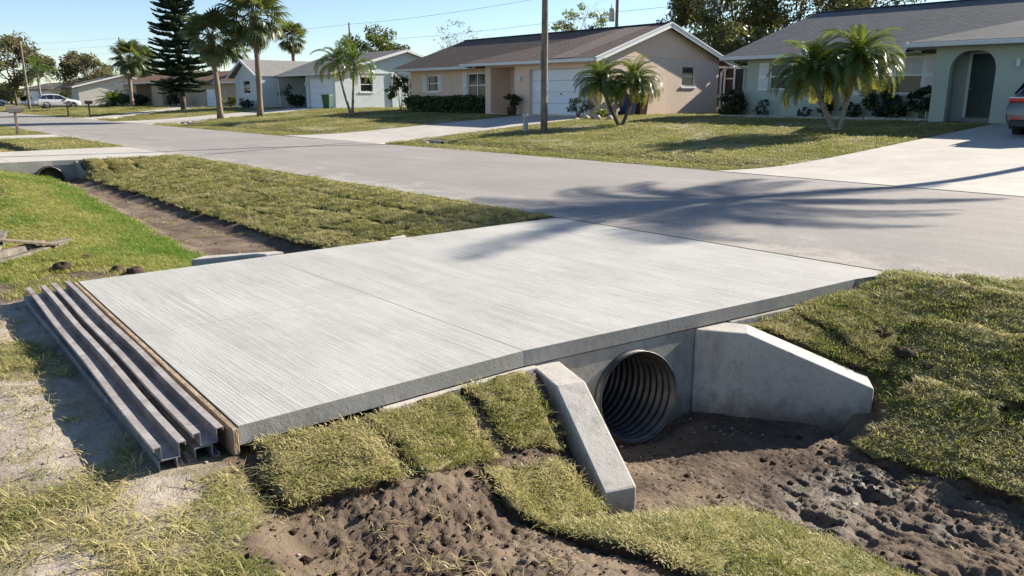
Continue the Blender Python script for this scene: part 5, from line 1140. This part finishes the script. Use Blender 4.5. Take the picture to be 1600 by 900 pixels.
bin_('dark green wheelie bin at the corner of the pale blue garage', (-49.6, 20.3, .69), 'green_bin', .6)
bin_('blue wheelie bin by the peach gable wall behind the twin palm', (-21.7, 20.9, .7), 'blue_bin', 1.5)
bin_('dark brown wheelie bin by the peach gable wall behind the twin palm', (-21.65, 21.7, .7), 'brown_bin', 1.5)

def car(name, label, loc, rz, paint, tails=False):
    t = empty(name, loc, label, 'car', 'parked cars', rz)
    ST = [(2.32, .42, .62, .60, .58, .50), (2.26, .30, .80, .74, .74, .62), (2.05, .24, .94, .84, .84, .70), (1.55, .24, 1.03, .93, .90, .76), (.98, .24, 1.09, 1.0, .92, .78), (.62, .24, 1.34, 1.02, .925, .66), (.22, .24, 1.57, 1.03, .93, .62), (-.35, .24, 1.66, 1.04, .93, .63),
          (-1.15, .24, 1.655, 1.06, .93, .62), (-1.72, .24, 1.60, 1.08, .92, .60), (-2.0, .26, 1.38, 1.08, .90, .62), (-2.20, .30, 1.14, 1.02, .91, .74), (-2.31, .34, .98, .90, .90, .74), (-2.35, .42, .60, .58, .86, .7)]
    mb = MB(); n = 8; vs = []
    for x, zb, zt, zl, wb, wr in ST:
        half = [(0, zt + .012), (wr * .7, zt), (wr, zt - .05), (wb, zl), (wb + .015, (zl + zb) / 2 + .06), (wb - .02, zb + .10), (wb - .10, zb), (0, zb)]
        vs += [(x, u, z) for u, z in half] + [(x, -u, z) for u, z in half[-2:0:-1]]
    m = 14
    mb.add(vs, [(i * m + j, i * m + (j + 1) % m, (i + 1) * m + (j + 1) % m, (i + 1) * m + j) for i in range(len(ST) - 1) for j in range(m)] + [tuple(range(m)), tuple((len(ST) - 1) * m + j for j in range(m))[::-1]])
    b = obj('body', mb, M[paint], t, True); sb = b.modifiers.new('smooth', 'SUBSURF'); sb.levels = sb.render_levels = 2
    sy = lambda z: lerp(.925, .655, min(max((z - 1.02) / .58, 0), 1)) + .012
    for s_ in (-1, 1):
        for pl in ([(.78, 1.08), (.14, 1.50), (-.52, 1.56), (-.52, 1.07)], [(-.60, 1.07), (-.60, 1.56), (-1.28, 1.55), (-1.28, 1.09)], [(-1.36, 1.09), (-1.36, 1.54), (-1.74, 1.47), (-1.95, 1.15)]):
            mb = MB(); mb.prism([(x, s_ * sy(z), z) for x, z in pl], (0, -s_ * .03, 0)); obj('window', mb, M['carglass'], t)
    mb = MB(); mb.prism([(.93, -.72, 1.12), (.93, .72, 1.12), (.27, .56, 1.565), (.27, -.56, 1.565)], (.02, 0, .03)); obj('windshield', mb, M['carglass'], t)
    mb = MB(); mb.prism([(-2.17, -.66, 1.17), (-2.17, .66, 1.17), (-1.80, .54, 1.55), (-1.80, -.54, 1.55)], (-.02, 0, .02)); obj('rear_window', mb, M['carglass'], t)
    for sx in (1.40, -1.36):
        for s_ in (-1, 1):
            Mx = Matrix.Translation((sx, s_ * .80, .34)) @ Matrix.Rotation(R(90), 4, 'X')
            mb = MB(); mb.lathe([(.20, .115), (.32, .115), (.345, .08), (.345, -.08), (.32, -.115), (.20, -.115)], 24, Mx); w_ = obj('wheel', mb, M['rubber'], t, True)
            mb = MB(); mb.lathe([(0, .10), (.06, .10), (.07, .07), (.20, .09), (.215, .11), (.215, -.11), (.2, -.1), (0, -.09)], 20, Mx)
            for k in range(5):
                mb.beam(Mx @ Vector((.05 * math.cos(k * 1.2566), .05 * math.sin(k * 1.2566), .1 * (-s_))), Mx @ Vector((.2 * math.cos(k * 1.2566), .2 * math.sin(k * 1.2566), .105 * (-s_))), .05, .03)
            obj('rim', mb, M['rim'], w_)
            mb = MB(); P = [(sx + .40 * math.cos(a), s_ * .928, .34 + .40 * math.sin(a)) for a in np.linspace(-.3, math.pi + .3, 16)]; mb.tube(P, .035, 5); obj('wheel_arch', mb, M['dark'], t)
    mb = MB(); mb.cbox(-1.0, 1.0, -.95, .95, .2, .34, .02); obj('side_sill', mb, M['dark'], t)
    for s_ in (-1, 1):
        mb = MB(); mb.cbox(-2.345, -2.02, min(s_ * .46, s_ * .86), max(s_ * .46, s_ * .86), .95, 1.07, .03); tl_ = obj('tail_light', mb, M['redlens'], t)
        mb = MB(); mb.cbox(-2.352, -2.05, min(s_ * .48, s_ * .85), max(s_ * .48, s_ * .85), 1.055, 1.085, .01); obj('clear_strip', mb, M['clearlens'], tl_)
        mb = MB(); mb.cbox(-2.345, -2.25, min(s_ * .50, s_ * .76), max(s_ * .50, s_ * .76), .50, .57, .01); obj('reflector', mb, M['redlens'], t)
        mb = MB(); mb.cbox(2.08, 2.27, min(s_ * .45, s_ * .80), max(s_ * .45, s_ * .80), .72, .86, .03); obj('headlight', mb, M['clearlens'], t)
        mb = MB(); mb.cbox(.62, .80, min(s_ * .90, s_ * 1.06), max(s_ * .90, s_ * 1.06), 1.06, 1.2, .03); obj('mirror', mb, M[paint], t)
        mb = MB(); mb.beam((.1, s_ * .60, 1.665), (-1.5, s_ * .60, 1.675), .03, .03); obj('roof_rail', mb, M['alum'], t)
    mb = MB(); mb.cbox(-2.37, -2.2, -.78, .78, .30, .50, .03); obj('rear_bumper', mb, M['dark'], t)
    mb = MB(); mb.cbox(-2.345, -2.3, -.35, .35, .80, .84, .008); obj('trim_strip', mb, M['chrome'], t)
    mb = MB(); mb.cbox(2.2, 2.33, -.55, .55, .44, .62, .02); obj('grille', mb, M['dark'], t)
    mb = MB(); mb.box(-2.335, -2.31, -.16, .16, .62, .76); obj('number_plate', mb, M['white'], t); return t
c_ = car('parked_car', 'dark grey car with red tail light at the right edge, parked on the driveway', (-3.78, 19.1, .56), R(90), 'cargrey'); c_.rotation_euler = (0, -.03, R(90))
car('parked_car', 'silver sport utility car parked in front of the cream house', (-104.2, 13.9, .17), R(92), 'silver')
car('parked_car', 'white car partly out of view at the far left edge', (-143.5, 12.3, .02), R(92), 'carwhite')

# round yard sign by the arched entry
s_ = empty('yard_sign', (-9.0, 22.3, .7), 'small round white yard sign on a stake beside the sage entry column', 'sign')
mb = MB(); mb.tube([(0, 0, -.1), (0, 0, .55)], .015, 6); obj('stake', mb, M['alum'], s_)
mb = MB(); mb.lathe([(0, .012), (.125, .012), (.13, .006), (.13, -.006), (.125, -.012), (0, -.012)], 20, Matrix.Translation((0, -.03, .60)) @ Matrix.Rotation(R(90), 4, 'X')); d_ = obj('sign_disc', mb, M['white'], s_)
mb = MB()
for k, (u0, u1, z0, z1) in enumerate([(-.095, -.075, .56, .65), (-.06, -.03, .585, .625), (-.022, .01, .58, .63), (.018, .045, .588, .625), (.053, .085, .583, .628)]): mb.box(u0, u1, -.046, -.0425, z0, z1)
obj('emblem', mb, M['ridge'], d_)
# folded navy lawn chair under the sage window
ch = empty('lawn_chair', (-10.62, 22.7, .7), 'navy folding lawn chair standing under the sage window', 'chair')
mb = MB(); mb.slab([(-.25, -.12, .36), (.25, -.12, .36), (.25, .24, .34), (-.25, .24, .34)], .03); obj('seat', mb, M['bluechair'], ch)
mb = MB(); mb.prism([(-.25, .22, .36), (.25, .22, .36), (.25, .36, .86), (-.25, .36, .86)], (0, .02, 0)); obj('backrest', mb, M['bluechair'], ch)
for sx in (-.26, .26):
    mb = MB(); mb.tube([(sx, -.2, -.02), (sx, .36, .88)], .014, 6); obj('leg', mb, M['dark'], ch)
    mb = MB(); mb.tube([(sx * 1.04, .32, -.02), (sx * 1.04, -.14, .40)], .014, 6); obj('leg', mb, M['dark'], ch)
# potted plant by the peach door
pp_ = empty('potted_plant', (-27.7, 19.0, .66), 'dark leafy plant in a pot left of the white garage door', 'potted plant')
mb = MB(); mb.lathe([(0, 0), (.20, 0), (.26, .36), (.28, .40), (.24, .40), (.22, .34), (0, .34)], 14); obj('pot', mb, M['terracotta'], pp_, True); link('foliage', leaf_cloud((0, 0, .72), (.42, .42, .34), 650, .075, 131, [M['shrubd'], M['shrub']], 16, cr=.35), pp_)
# small drain ends in the far swale
for x, y, lab in ((-20.2, 9.05, 'small dark drain end with pale stone in the swale below the peach lawn'), (-45.2, 9.05, 'small dark drain end in the swale below the pale blue lawn')):
    t = empty('drain_end', (x, y, -.06), lab, 'drain', 'drain ends in the far swale')
    mb = MB(); mb.lathe([(.14, 0), (.14, .8), (.11, .8), (.11, 0), (.14, 0)], 14, Matrix.Translation((.40, 0, .0)) @ Matrix.Rotation(R(-90), 4, 'Y')); obj('pipe', mb, M['oldcon'], t)
    mb = MB(); mb.cbox(-.45, -.1, -.36, -.2, -.06, .09, .04); obj('rubble', mb, M['stone'], t)
# stones round the bed beside the garage and bricks round the christmas palm
for k in range(7):
    a = k / 6; x, y = lerp(-24.0, -20.6, a), lerp(18.55, 18.2, math.sin(a * 3.1))
    clod((x, y, gz1(x, y) + .05), .17, ORD[k] + ' pale stone from the left edging the bed beside the garage', 'edging stones beside the garage', 140 + k, 'stone', 'edging_stone')
tr = empty('brick_ring', (-39.29, 16.44, .49), 'ring of worn bricks around the V-shaped twin palm', 'brick ring')
for k in range(16):
    a = k * 6.2831853 / 16; mb = MB(); mb.cbox(-.1, .1, -.05, .05, -.03, .06, .008, Matrix.Translation((.62 * math.cos(a), .62 * math.sin(a), .04)) @ Matrix.Rotation(a + 1.57, 4, 'Z')); obj('brick', mb, M['brickedge'], tr)
# ================================================================== sods and grass
def tuft_mesh(name, nb, rad, l0, l1, bw, lean, mat, seed, segs=2):
    rg = np.random.default_rng(seed); mb = MB()
    for k in range(nb):
        a = rg.random() * 6.2832; rr = rad * math.sqrt(rg.random()); b = Vector((rr * math.cos(a), rr * math.sin(a), -.006)); az_ = rg.random() * 6.2832; l_ = l0 + (l1 - l0) * rg.random() ** 1.4
        th = lean * (.25 + rg.random() * .9); d = Vector((math.sin(th) * math.cos(az_), math.sin(th) * math.sin(az_), math.cos(th))); s_ = Vector((-math.sin(az_), math.cos(az_), 0)) * bw * (.7 + .6 * rg.random())
        d2 = (d + Vector((math.cos(az_) * .5, math.sin(az_) * .5, -.55))).normalized(); m_ = b + d * l_ * .55; e = m_ + d2 * l_ * .5; e.z = max(e.z, .004)
        mb.add([b - s_ * .5, b + s_ * .5, m_ + s_ * .42, m_ - s_ * .42, e], [(0, 1, 2, 3), (3, 2, 4)])
    return mb.mesh(name, M[mat])
def tuft_set(name, specs):
    c = bpy.data.collections.new(name)
    for k, m_ in enumerate(specs): c.objects.link(bpy.data.objects.new(name, m_))
    return c
CS = tuft_set('short_tuft', [tuft_mesh('short_tuft', 20, .055, .014, (.05, .06, .045, .085)[k], .0046, 1.25, 'blade', 300 + k) for k in range(4)])
CG = tuft_set('green_tuft', [tuft_mesh('green_tuft', 20, .055, .04, .095, .0052, .75, 'bladeg', 310 + k) for k in range(4)])
CL = tuft_set('long_tuft', [tuft_mesh('long_tuft', 14, .06, .06, .14, .0052, 1.75, 'blade', 320 + k) for k in range(4)] + [tuft_mesh('long_tuft', 9, .04, .06, .11, .006, .9, 'bladeg', 330)])
CF = tuft_set('lawn_tuft', [tuft_mesh('lawn_tuft', 26, .13, .02, .052, .011, 1.2, 'blade', 340 + k) for k in range(4)])
def grass_group(coll):
    t = bpy.data.node_groups.new('scatter_' + coll.name, 'GeometryNodeTree')
    t.interface.new_socket('Geometry', in_out='INPUT', socket_type='NodeSocketGeometry'); t.interface.new_socket('Geometry', in_out='OUTPUT', socket_type='NodeSocketGeometry')
    n = t.nodes; l = t.links; i = n.new('NodeGroupInput'); o = n.new('NodeGroupOutput'); s_ = n.new('GeometryNodeInstanceOnPoints'); ci = n.new('GeometryNodeCollectionInfo')
    ci.inputs['Collection'].default_value = coll; ci.inputs['Separate Children'].default_value = True; ci.inputs['Reset Children'].default_value = True
    r_ = n.new('GeometryNodeInputNamedAttribute'); r_.data_type = 'FLOAT_VECTOR'; r_.inputs[0].default_value = 'turn'; c = n.new('GeometryNodeInputNamedAttribute'); c.data_type = 'FLOAT_VECTOR'; c.inputs[0].default_value = 'size'
    l.new(i.outputs[0], s_.inputs['Points']); l.new(ci.outputs[0], s_.inputs['Instance']); s_.inputs['Pick Instance'].default_value = True
    e = n.new('FunctionNodeEulerToRotation'); l.new(r_.outputs['Attribute'], e.inputs[0]); l.new(e.outputs[0], s_.inputs['Rotation']); l.new(c.outputs['Attribute'], s_.inputs['Scale']); l.new(s_.outputs[0], o.inputs[0]); return t
GG = {id(c): grass_group(c) for c in (CS, CG, CL, CF)}
def in_view(x, y, m=.16):
    dx, dy = x - 3.17, y + 7.35; f_ = -.7604 * dx + .6494 * dy; r_ = .6494 * dx + .7604 * dy
    return (f_ > .8) & (np.abs(r_) < f_ * (.67 + m) + .4)
def grass(name, x, y, z, coll, sc, tint, parent=None, off=(0, 0, 0), zs=None):
    n = len(x); m = bpy.data.meshes.new(name); m.vertices.add(n); m.vertices.foreach_set('co', np.ascontiguousarray(np.stack([x - off[0], y - off[1], z - off[2]], 1), np.float32).ravel())
    rg = np.random.default_rng(n); zs = sc if zs is None else zs
    attr(m, 'turn', np.stack([rg.normal(0, .12, n), rg.normal(0, .12, n), rg.random(n) * 6.2832], 1), 'FLOAT_VECTOR'); attr(m, 'size', np.stack([sc, sc, zs], 1), 'FLOAT_VECTOR'); attr(m, 'tint', np.clip(tint, 0, 1)); m.update()
    o = link(name, m, parent); o.modifiers.new('scatter', 'NODES').node_group = GG[id(coll)]; return tag(o, kind='stuff')
def dist(x, y): return np.hypot(x - 3.17, y + 7.35)
def scatter(x0, x1, y0, y1, dens, seed, keep=None, fall=1.7, d0=4.5, cap=1.0):
    """random points, thinner with distance, only where the photo could see them"""
    rg = np.random.default_rng(seed); out = []
    nx, ny = max(1, int((x1 - x0) / 3)), max(1, int((y1 - y0) / 3))
    for i in range(nx):
        for j in range(ny):
            a, b = x0 + (x1 - x0) * i / nx, x0 + (x1 - x0) * (i + 1) / nx; c, d = y0 + (y1 - y0) * j / ny, y0 + (y1 - y0) * (j + 1) / ny
            q = max(d0, float(np.hypot(np.clip(3.17, a, b) - 3.17, np.clip(-7.35, c, d) + 7.35))); n = int((b - a) * (d - c) * dens * (d0 / q) ** fall)
            if n < 1: continue
            x = rg.uniform(a, b, n); y = rg.uniform(c, d, n); k = in_view(x, y); out.append(np.stack([x[k], y[k]], 1))
    P = np.concatenate(out); x, y = P[:, 0], P[:, 1]
    if keep is not None:
        w_ = keep(x, y); k = rg.random(len(x)) < w_; x, y = x[k], y[k]
    return x, y
def tint(x, y, base, seed=0, f=.8): return base + .55 * fbm(x, y, f, 3, 51 + seed) + .45 * fbm(x, y, 4.5, 2, 55 + seed) + np.random.default_rng(seed).normal(0, .16, len(x))

q = N('turf_soil'); p_ = q.pos()
c_ = q.mix(q.ramp(q.noise(p_, 9, 4, .7), [(.35, 0), (.65, 1)]), (.13, .12, .045), (.28, .24, .11)); M['turf'] = q.fin(q.mix(q.ramp(q.noise(p_, 70, 2), [(.45, 0), (.65, .7)]), c_, (.045, .035, .02)), .95, q.bump(q.noise(p_, 60, 4, .7), .7, .02), .1)
def sod(quad, th, label, group, seed, dens, base, coll=CS, n=14, m=10, rag=.06, sc=1.0, lift=0.0):
    """a piece of laid turf: thick ragged slab following the ground, grass blades on top"""
    rg = np.random.default_rng(seed); Q = np.array(quad, float); U, V = np.meshgrid(np.linspace(0, 1, n), np.linspace(0, 1, m), indexing='ij')
    X = (1 - U) * (1 - V) * Q[0, 0] + (1 - U) * V * Q[1, 0] + U * V * Q[2, 0] + U * (1 - V) * Q[3, 0]; Y = (1 - U) * (1 - V) * Q[0, 1] + (1 - U) * V * Q[1, 1] + U * V * Q[2, 1] + U * (1 - V) * Q[3, 1]
    edge = np.minimum(np.minimum(U, 1 - U) * (n - 1), np.minimum(V, 1 - V) * (m - 1)); k = np.clip(1.6 - edge, 0, 1)
    X2 = X + k * rag * fbm(X, Y, 6, 3, seed); Y2 = Y + k * rag * fbm(X, Y, 6, 3, seed + 1)
    g_ = H0(X2.ravel(), Y2.ravel()).reshape(n, m); tilt_ = lift * (U - .5) + rg.normal() * .012 * (V - .5)
    Z = g_ + th * np.where(edge < .5, .88, 1.0) + .012 * fbm(X, Y, 5, 3, seed + 2) + tilt_
    c = (float(X.mean()), float(Y.mean()), float(g_.mean())); root = empty('sod_piece', c, label, 'turf piece', group)
    v = [(X2[i, j] - c[0], Y2[i, j] - c[1], Z[i, j] - c[2]) for i in range(n) for j in range(m)]; f = [(i * m + j, (i + 1) * m + j, (i + 1) * m + j + 1, i * m + j + 1) for i in range(n - 1) for j in range(m - 1)]; nf = len(f)
    ring = [i * m for i in range(n)] + [(n - 1) * m + j for j in range(1, m)] + [i * m + m - 1 for i in range(n - 2, -1, -1)] + [j for j in range(m - 2, 0, -1)]
    o0 = len(v)
    for idx in ring: i, j = divmod(idx, m); v.append((X2[i, j] - c[0] + rg.normal() * .006, Y2[i, j] - c[1] + rg.normal() * .006, g_[i, j] - c[2] - .05))
    L = len(ring); f += [(ring[a], o0 + a, o0 + (a + 1) % L, ring[(a + 1) % L]) for a in range(L)]
    mb = MB(); mb.add(v, f); o = obj('sod', mb, [M['turf'], M['turfside']], root, True)
    o.data.polygons.foreach_set('material_index', [0] * nf + [1] * L)
    area = float(np.abs(np.cross(Q[2] - Q[0], Q[3] - Q[1])) / 2); N_ = int(area * dens); u, v_ = rg.random(N_), rg.random(N_)
    x = (1 - u) * (1 - v_) * Q[0, 0] + (1 - u) * v_ * Q[1, 0] + u * v_ * Q[2, 0] + u * (1 - v_) * Q[3, 0]; y = (1 - u) * (1 - v_) * Q[0, 1] + (1 - u) * v_ * Q[1, 1] + u * v_ * Q[2, 1] + u * (1 - v_) * Q[3, 1]
    z = H0(x, y) + th + .012 * fbm(x, y, 5, 3, seed + 2) + lift * (u - .5) - .004
    kk = in_view(x, y); x, y, z = x[kk], y[kk], z[kk]
    if len(x): grass('grass', x, y, z, coll, np.full(len(x), sc) * rg.uniform(.75, 1.25, len(x)), tint(x, y, base, 3, 1.5), root, c)
    return root
FG = 'fresh turf pieces in the foreground'
sod([(-.50, -5.93), (-.37, -5.42), (.15, -5.45), (.05, -6.05)], .045, 'turf piece at the front corner of the slab beside the steel stack', FG, 401, 1150, .48)
sod([(-.37, -5.37), (-.40, -4.76), (.08, -4.84), (.17, -5.36)], .045, 'turf piece in the middle of the slab edge above the bare mound', FG, 402, 1150, .42)
sod([(-.40, -4.66), (-.40, -4.20), (.14, -4.36), (.06, -4.70)], .045, 'turf piece tucked against the left wing wall under the slab', FG, 403, 1150, .45)
sod([(.20, -5.02), (.22, -4.50), (.66, -4.44), (.74, -4.95)], .07, 'turf piece lying beside the lower left wing wall', FG, 404, 1150, .48)
sod([(.76, -4.93), (.66, -4.40), (1.02, -3.66), (1.50, -4.75)], .065, 'turf piece at the tip of the left wing wall', FG, 405, 1100, .45, n=18, m=16)
sod([(1.06, -3.68), (1.85, -3.62), (2.5, -4.5), (1.52, -4.75)], .06, 'turf piece along the muddy ditch at the bottom of the view', FG, 406, 1100, .42, n=18, m=14)
RB = 'turf pieces laid on the right-hand bank'
k = 0
for (y0, y1, xs, bs, rown) in ((-.10, -.74, [.0, .72, 1.5, 2.25, 3.1], .48, 'roadside'), (-.76, -1.50, [-.16, .62, 1.35, 2.1, 2.9], .32, 'middle'), (-1.54, -2.36, [.90, 1.55, 2.3, 3.1], .30, 'ditchside')):
    for ci, (a, b) in enumerate(zip(xs[:-1], xs[1:])):
        k += 1; q_ = .012 + .05 * random.random(); sod([(a + q_, y0 + .03 * random.random()), (b, y0), (b, y1), (a + q_, y1 + .02 * random.random())], .05, '' + ORD[ci] + ' turf piece from the slab in the ' + rown + ' row of the right-hand bank', RB, 420 + k, 1050, bs, CS, n=16, m=14, rag=.07, sc=1.0, lift=.03 * random.choice((-1, 1)))
sod([(-.20, -1.52), (.60, -1.52), (.60, -1.58), (-.22, -2.06)], .04, 'narrow turf wedge behind the right wing wall', RB, 440, 1000, .4)
LB = 'turf pieces laid along the left roadside bank'
ys = [-.16, -.78, -1.38, -1.96, -2.52]; k = 0
for r_ in range(4):
    x = -4.62 - (r_ % 2) * .45; first = True; cn = -1
    while x > -19.5:
        cn += 1; L = 1.15 + .5 * random.random(); x2 = max(x - L, -19.76); q_ = .0 + (.07 if random.random() < .3 else .0); k += 1; d_ = dist(np.array([(x + x2) / 2]), np.array([ys[r_]]))[0]
        st_ = -4.62 if first else x; first = False
        jj = lambda: .09 * (random.random() - .5) * (1 if 0 < r_ else .3); jx = .22 * (random.random() - .5); sod([(st_, ys[r_] - q_ * .6 + jj()), (st_, ys[r_ + 1] + .008 + jj()), (x2 + q_ + jx, ys[r_ + 1] + .01 + jj()), (x2 + q_, ys[r_] - q_ + jj())], .055, ORD[cn] + ' turf piece from the slab in the ' + ('roadside', 'second', 'third', 'ditchside')[r_] + ' row of the left bank', LB, 500 + k, 900 * (4.5 / d_) ** 1.25, .50, CS, n=9, m=7, rag=.05, sc=1.0 + .06 * (d_ - 5), lift=.022 * random.choice((-1, 1)) if r_ else .0); x = x2

# ---- grass that nobody could count
def keep_near(x, y): s_, t_, g_ = masks(x, y); return g_
# left lawn and left ditch side
def keep_left(x, y):
    s_ = -x; g_ = masks(x, y)[2]; tl_ = -3.95 + .8 * np.clip((s_ - 6) / 12, 0, 1)
    return np.where((s_ > 4.55) & (s_ < 19.9) & (y < tl_) | (s_ < 4.55) & (y < -6.5) | (s_ >= 19.9) & (y < -2.5) & (s_ < 19.9), g_, 0)
x, y = scatter(-19.85, -4.4, -9, -3.0, 950, 601, keep_left); d_ = dist(x, y); sc_ = 1 + .055 * (d_ - 5)
gband = np.exp(-((y + 4.15 - .7 * np.clip((-x - 6) / 12, 0, 1)) / .55) ** 2)
grass('lawn_grass', x, y, H(x, y), CG, sc_, tint(x, y, .66 - .62 * gband, 1), zs=np.minimum(sc_, 1.2) * (.62 + .38 * gband))
# sparse weeds on the left ditch floor
x, y = scatter(-19.5, -4.6, -4.0, -2.5, 260, 602, lambda x, y: np.where(masks(x, y)[0] > .5, masks(x, y)[2], 0)); sc_ = 1 + .05 * (dist(x, y) - 5); grass('ditch_weeds', x, y, H(x, y), CS, sc_, tint(x, y, .7, 2))
# long flattened grass in the left foreground
def keep_fg(x, y):
    st = (x < -.35) & (x > -4.8) & (y > -6.42); sd_ = masks(x, y)[1]
    return np.where((y < -5.9) & ~st | (x > .3) & (y < -4.9), np.clip(1.05 - sd_ * .95, .04, 1) * np.where(masks(x, y)[0] > .5, .05, 1), 0)
x, y = scatter(-5.0, 3.2, -8.2, -5.2, 950, 603, keep_fg); sc_ = np.random.default_rng(1).uniform(.55, 1.1, len(x)); grass('trampled_grass', x, y, H(x, y), CL, sc_, tint(x, y, .86, 4, 1.5), zs=sc_ * .58)
# rough verge left over on the right and lower right
x, y = scatter(.0, 3.6, -2.5, .36, 420, 604, lambda x, y: np.where((y > -2.36) & ~((x < .92) & (y < -1.78)) & ((x > .72) | (y > np.interp(-x, [-.66, .5], [-1.54, -2.2]))), keep_near(x, y), 0)); grass('verge_grass', x, y, H(x, y) + .01, CG, np.full(len(x), 1.0), tint(x, y, .6, 5), zs=np.full(len(x), .6))
x, y = scatter(.9, 3.6, -3.4, -2.3, 60, 605, lambda x, y: np.clip(fbm(x, y, 1.2, 2, 61) * 2.4 - .35, 0, 1)); grass('ditch_weeds', x, y, H(x, y), CS, np.full(len(x), 1.0), tint(x, y, .4, 6))
# thin fringe along the near road edge
x, y = scatter(-19.8, 3.2, -.22, .40, 700, 606, lambda x, y: np.where((y < near_road_edge(-x) + .03 + .05 * noise(x * 3, y * 0)) & ((x > .02) | (x < -4.6)), 1, 0)); sc_ = 1 + .05 * (dist(x, y) - 5); grass('verge_grass', x, y, H(x, y) + .03, CS, sc_, tint(x, y, .5, 7), zs=sc_ * .8)
# lawns across the road
def keep_far(x, y):
    s_ = -x; u = np.where((y > far_road_edge(s_) + .02) & ~in_drive(s_, y, -.02), 1.0, 0); u = np.where((s_ > 22.1) & (s_ < 39.3) & (y > 19.4) | (s_ < 17) & (y > 23.1) | (s_ < 8.8) & (y > 21.2), 0, u); u = np.where((s_ > 50.5) & (y > 19.3), 0, u)
    return u * np.clip(.25 + masks(x, y)[2], 0, 1)
x, y = scatter(-62, -4, 6.7, 30, 900, 607, keep_far, 1.62); sc_ = .85 + .032 * (dist(x, y) - 10); grass('lawn_grass', x, y, H(x, y), CF, sc_, tint(x, y, .40, 8, .35), zs=np.minimum(sc_, 1.25))
x, y = scatter(-130, -62, 6.4, 24, 900, 608, keep_far, 1.62); sc_ = .85 + .03 * (dist(x, y) - 10); grass('lawn_grass', x, y, H(x, y), CF, sc_, tint(x, y, .40, 9, .2), zs=np.minimum(sc_, 1.6))
# near-side lawn beyond the second driveway
x, y = scatter(-60, -24.4, -7, -.0, 900, 609, lambda x, y: np.where((x > -33.1) | (x < -35.9), 1.0, 0), 1.62); sc_ = .9 + .032 * (dist(x, y) - 10); grass('lawn_grass', x, y, H(x, y), CF, sc_, tint(x, y, .45, 10, .3), zs=np.minimum(sc_, 1.3))

# crumbs of soil and pebbles on the bare ground: one object each
def crumbs(name, n, box, size, mat, seed, where0, cl=6):
    where = lambda x, y: where0(x, y) * np.clip(fbm(x, y, 1.8, 3, seed) * 2.5 + .35, .05, 1); rg = np.random.default_rng(seed); x = rg.uniform(box[0], box[1], n); y = rg.uniform(box[2], box[3], n); k = (rg.random(n) < where(x, y)) & in_view(x, y); x, y = x[k], y[k]; n = len(x)
    base = np.array([(1, 0, 0), (0, 1, 0), (-1, 0, 0), (0, -1, 0), (0, 0, 1), (0, 0, -1)], float); fa = np.array([(0, 1, 4), (1, 2, 4), (2, 3, 4), (3, 0, 4), (1, 0, 5), (2, 1, 5), (3, 2, 5), (0, 3, 5)])
    r_ = size * (.35 + rg.random(n) ** 3 * 1.6); v = base[None] * (r_[:, None, None]) * rg.uniform(.55, 1.25, (n, 6, 1)); v[:, :, 2] *= .6
    a = rg.random(n) * 6.28; ca, sa = np.cos(a), np.sin(a); vx = v[:, :, 0] * ca[:, None] - v[:, :, 1] * sa[:, None]; vy = v[:, :, 0] * sa[:, None] + v[:, :, 1] * ca[:, None]
    z = H(x, y) + r_ * .15; v = np.stack([vx + x[:, None], vy + y[:, None], v[:, :, 2] + z[:, None]], 2).reshape(-1, 3); f = (fa[None] + (np.arange(n) * 6)[:, None, None]).reshape(-1, 3)
    return tag(link(name, fast_mesh(name, v, f, [M[mat]], False)), kind='stuff')
soilw = lambda x, y: masks(x, y)[0]
crumbs('soil_crumbs', 9000, (-.5, 2.8, -6.5, -2.3), .006, 'clod', 701, soilw); crumbs('soil_crumbs', 1500, (-.5, 1.6, -6.4, -4.4), .011, 'clod', 702, soilw)
crumbs('soil_crumbs', 700, (-.3, 1.8, -6.4, -4.6), .022, 'clod', 707, soilw); crumbs('soil_crumbs', 400, (.3, 2.8, -3.7, -2.3), .02, 'clod', 708, soilw); crumbs('soil_crumbs', 5000, (-.3, 2.8, -6.4, -2.3), .009, 'clod', 709, soilw); crumbs('pebbles', 700, (-.45, 2.6, -6.5, -2.3), .010, 'pebble', 703, soilw); crumbs('soil_crumbs', 700, (-.3, 1.8, -6.4, -4.6), .022, 'clod', 707, soilw); crumbs('soil_crumbs', 400, (.3, 2.8, -3.7, -2.3), .02, 'clod', 708, soilw); crumbs('soil_crumbs', 5000, (-.3, 2.8, -6.4, -2.3), .009, 'clod', 709, soilw); crumbs('pebbles', 700, (-4.8, -.3, -7.3, -6.0), .009, 'pebble', 704, lambda x, y: masks(x, y)[1]); crumbs('gravel', 400, (-.35, .3, -3.7, -2.5), .011, 'pebble', 706, soilw)
crumbs('soil_crumbs', 1500, (-19, -4.6, -4.1, -2.5), .014, 'clod', 705, soilw)
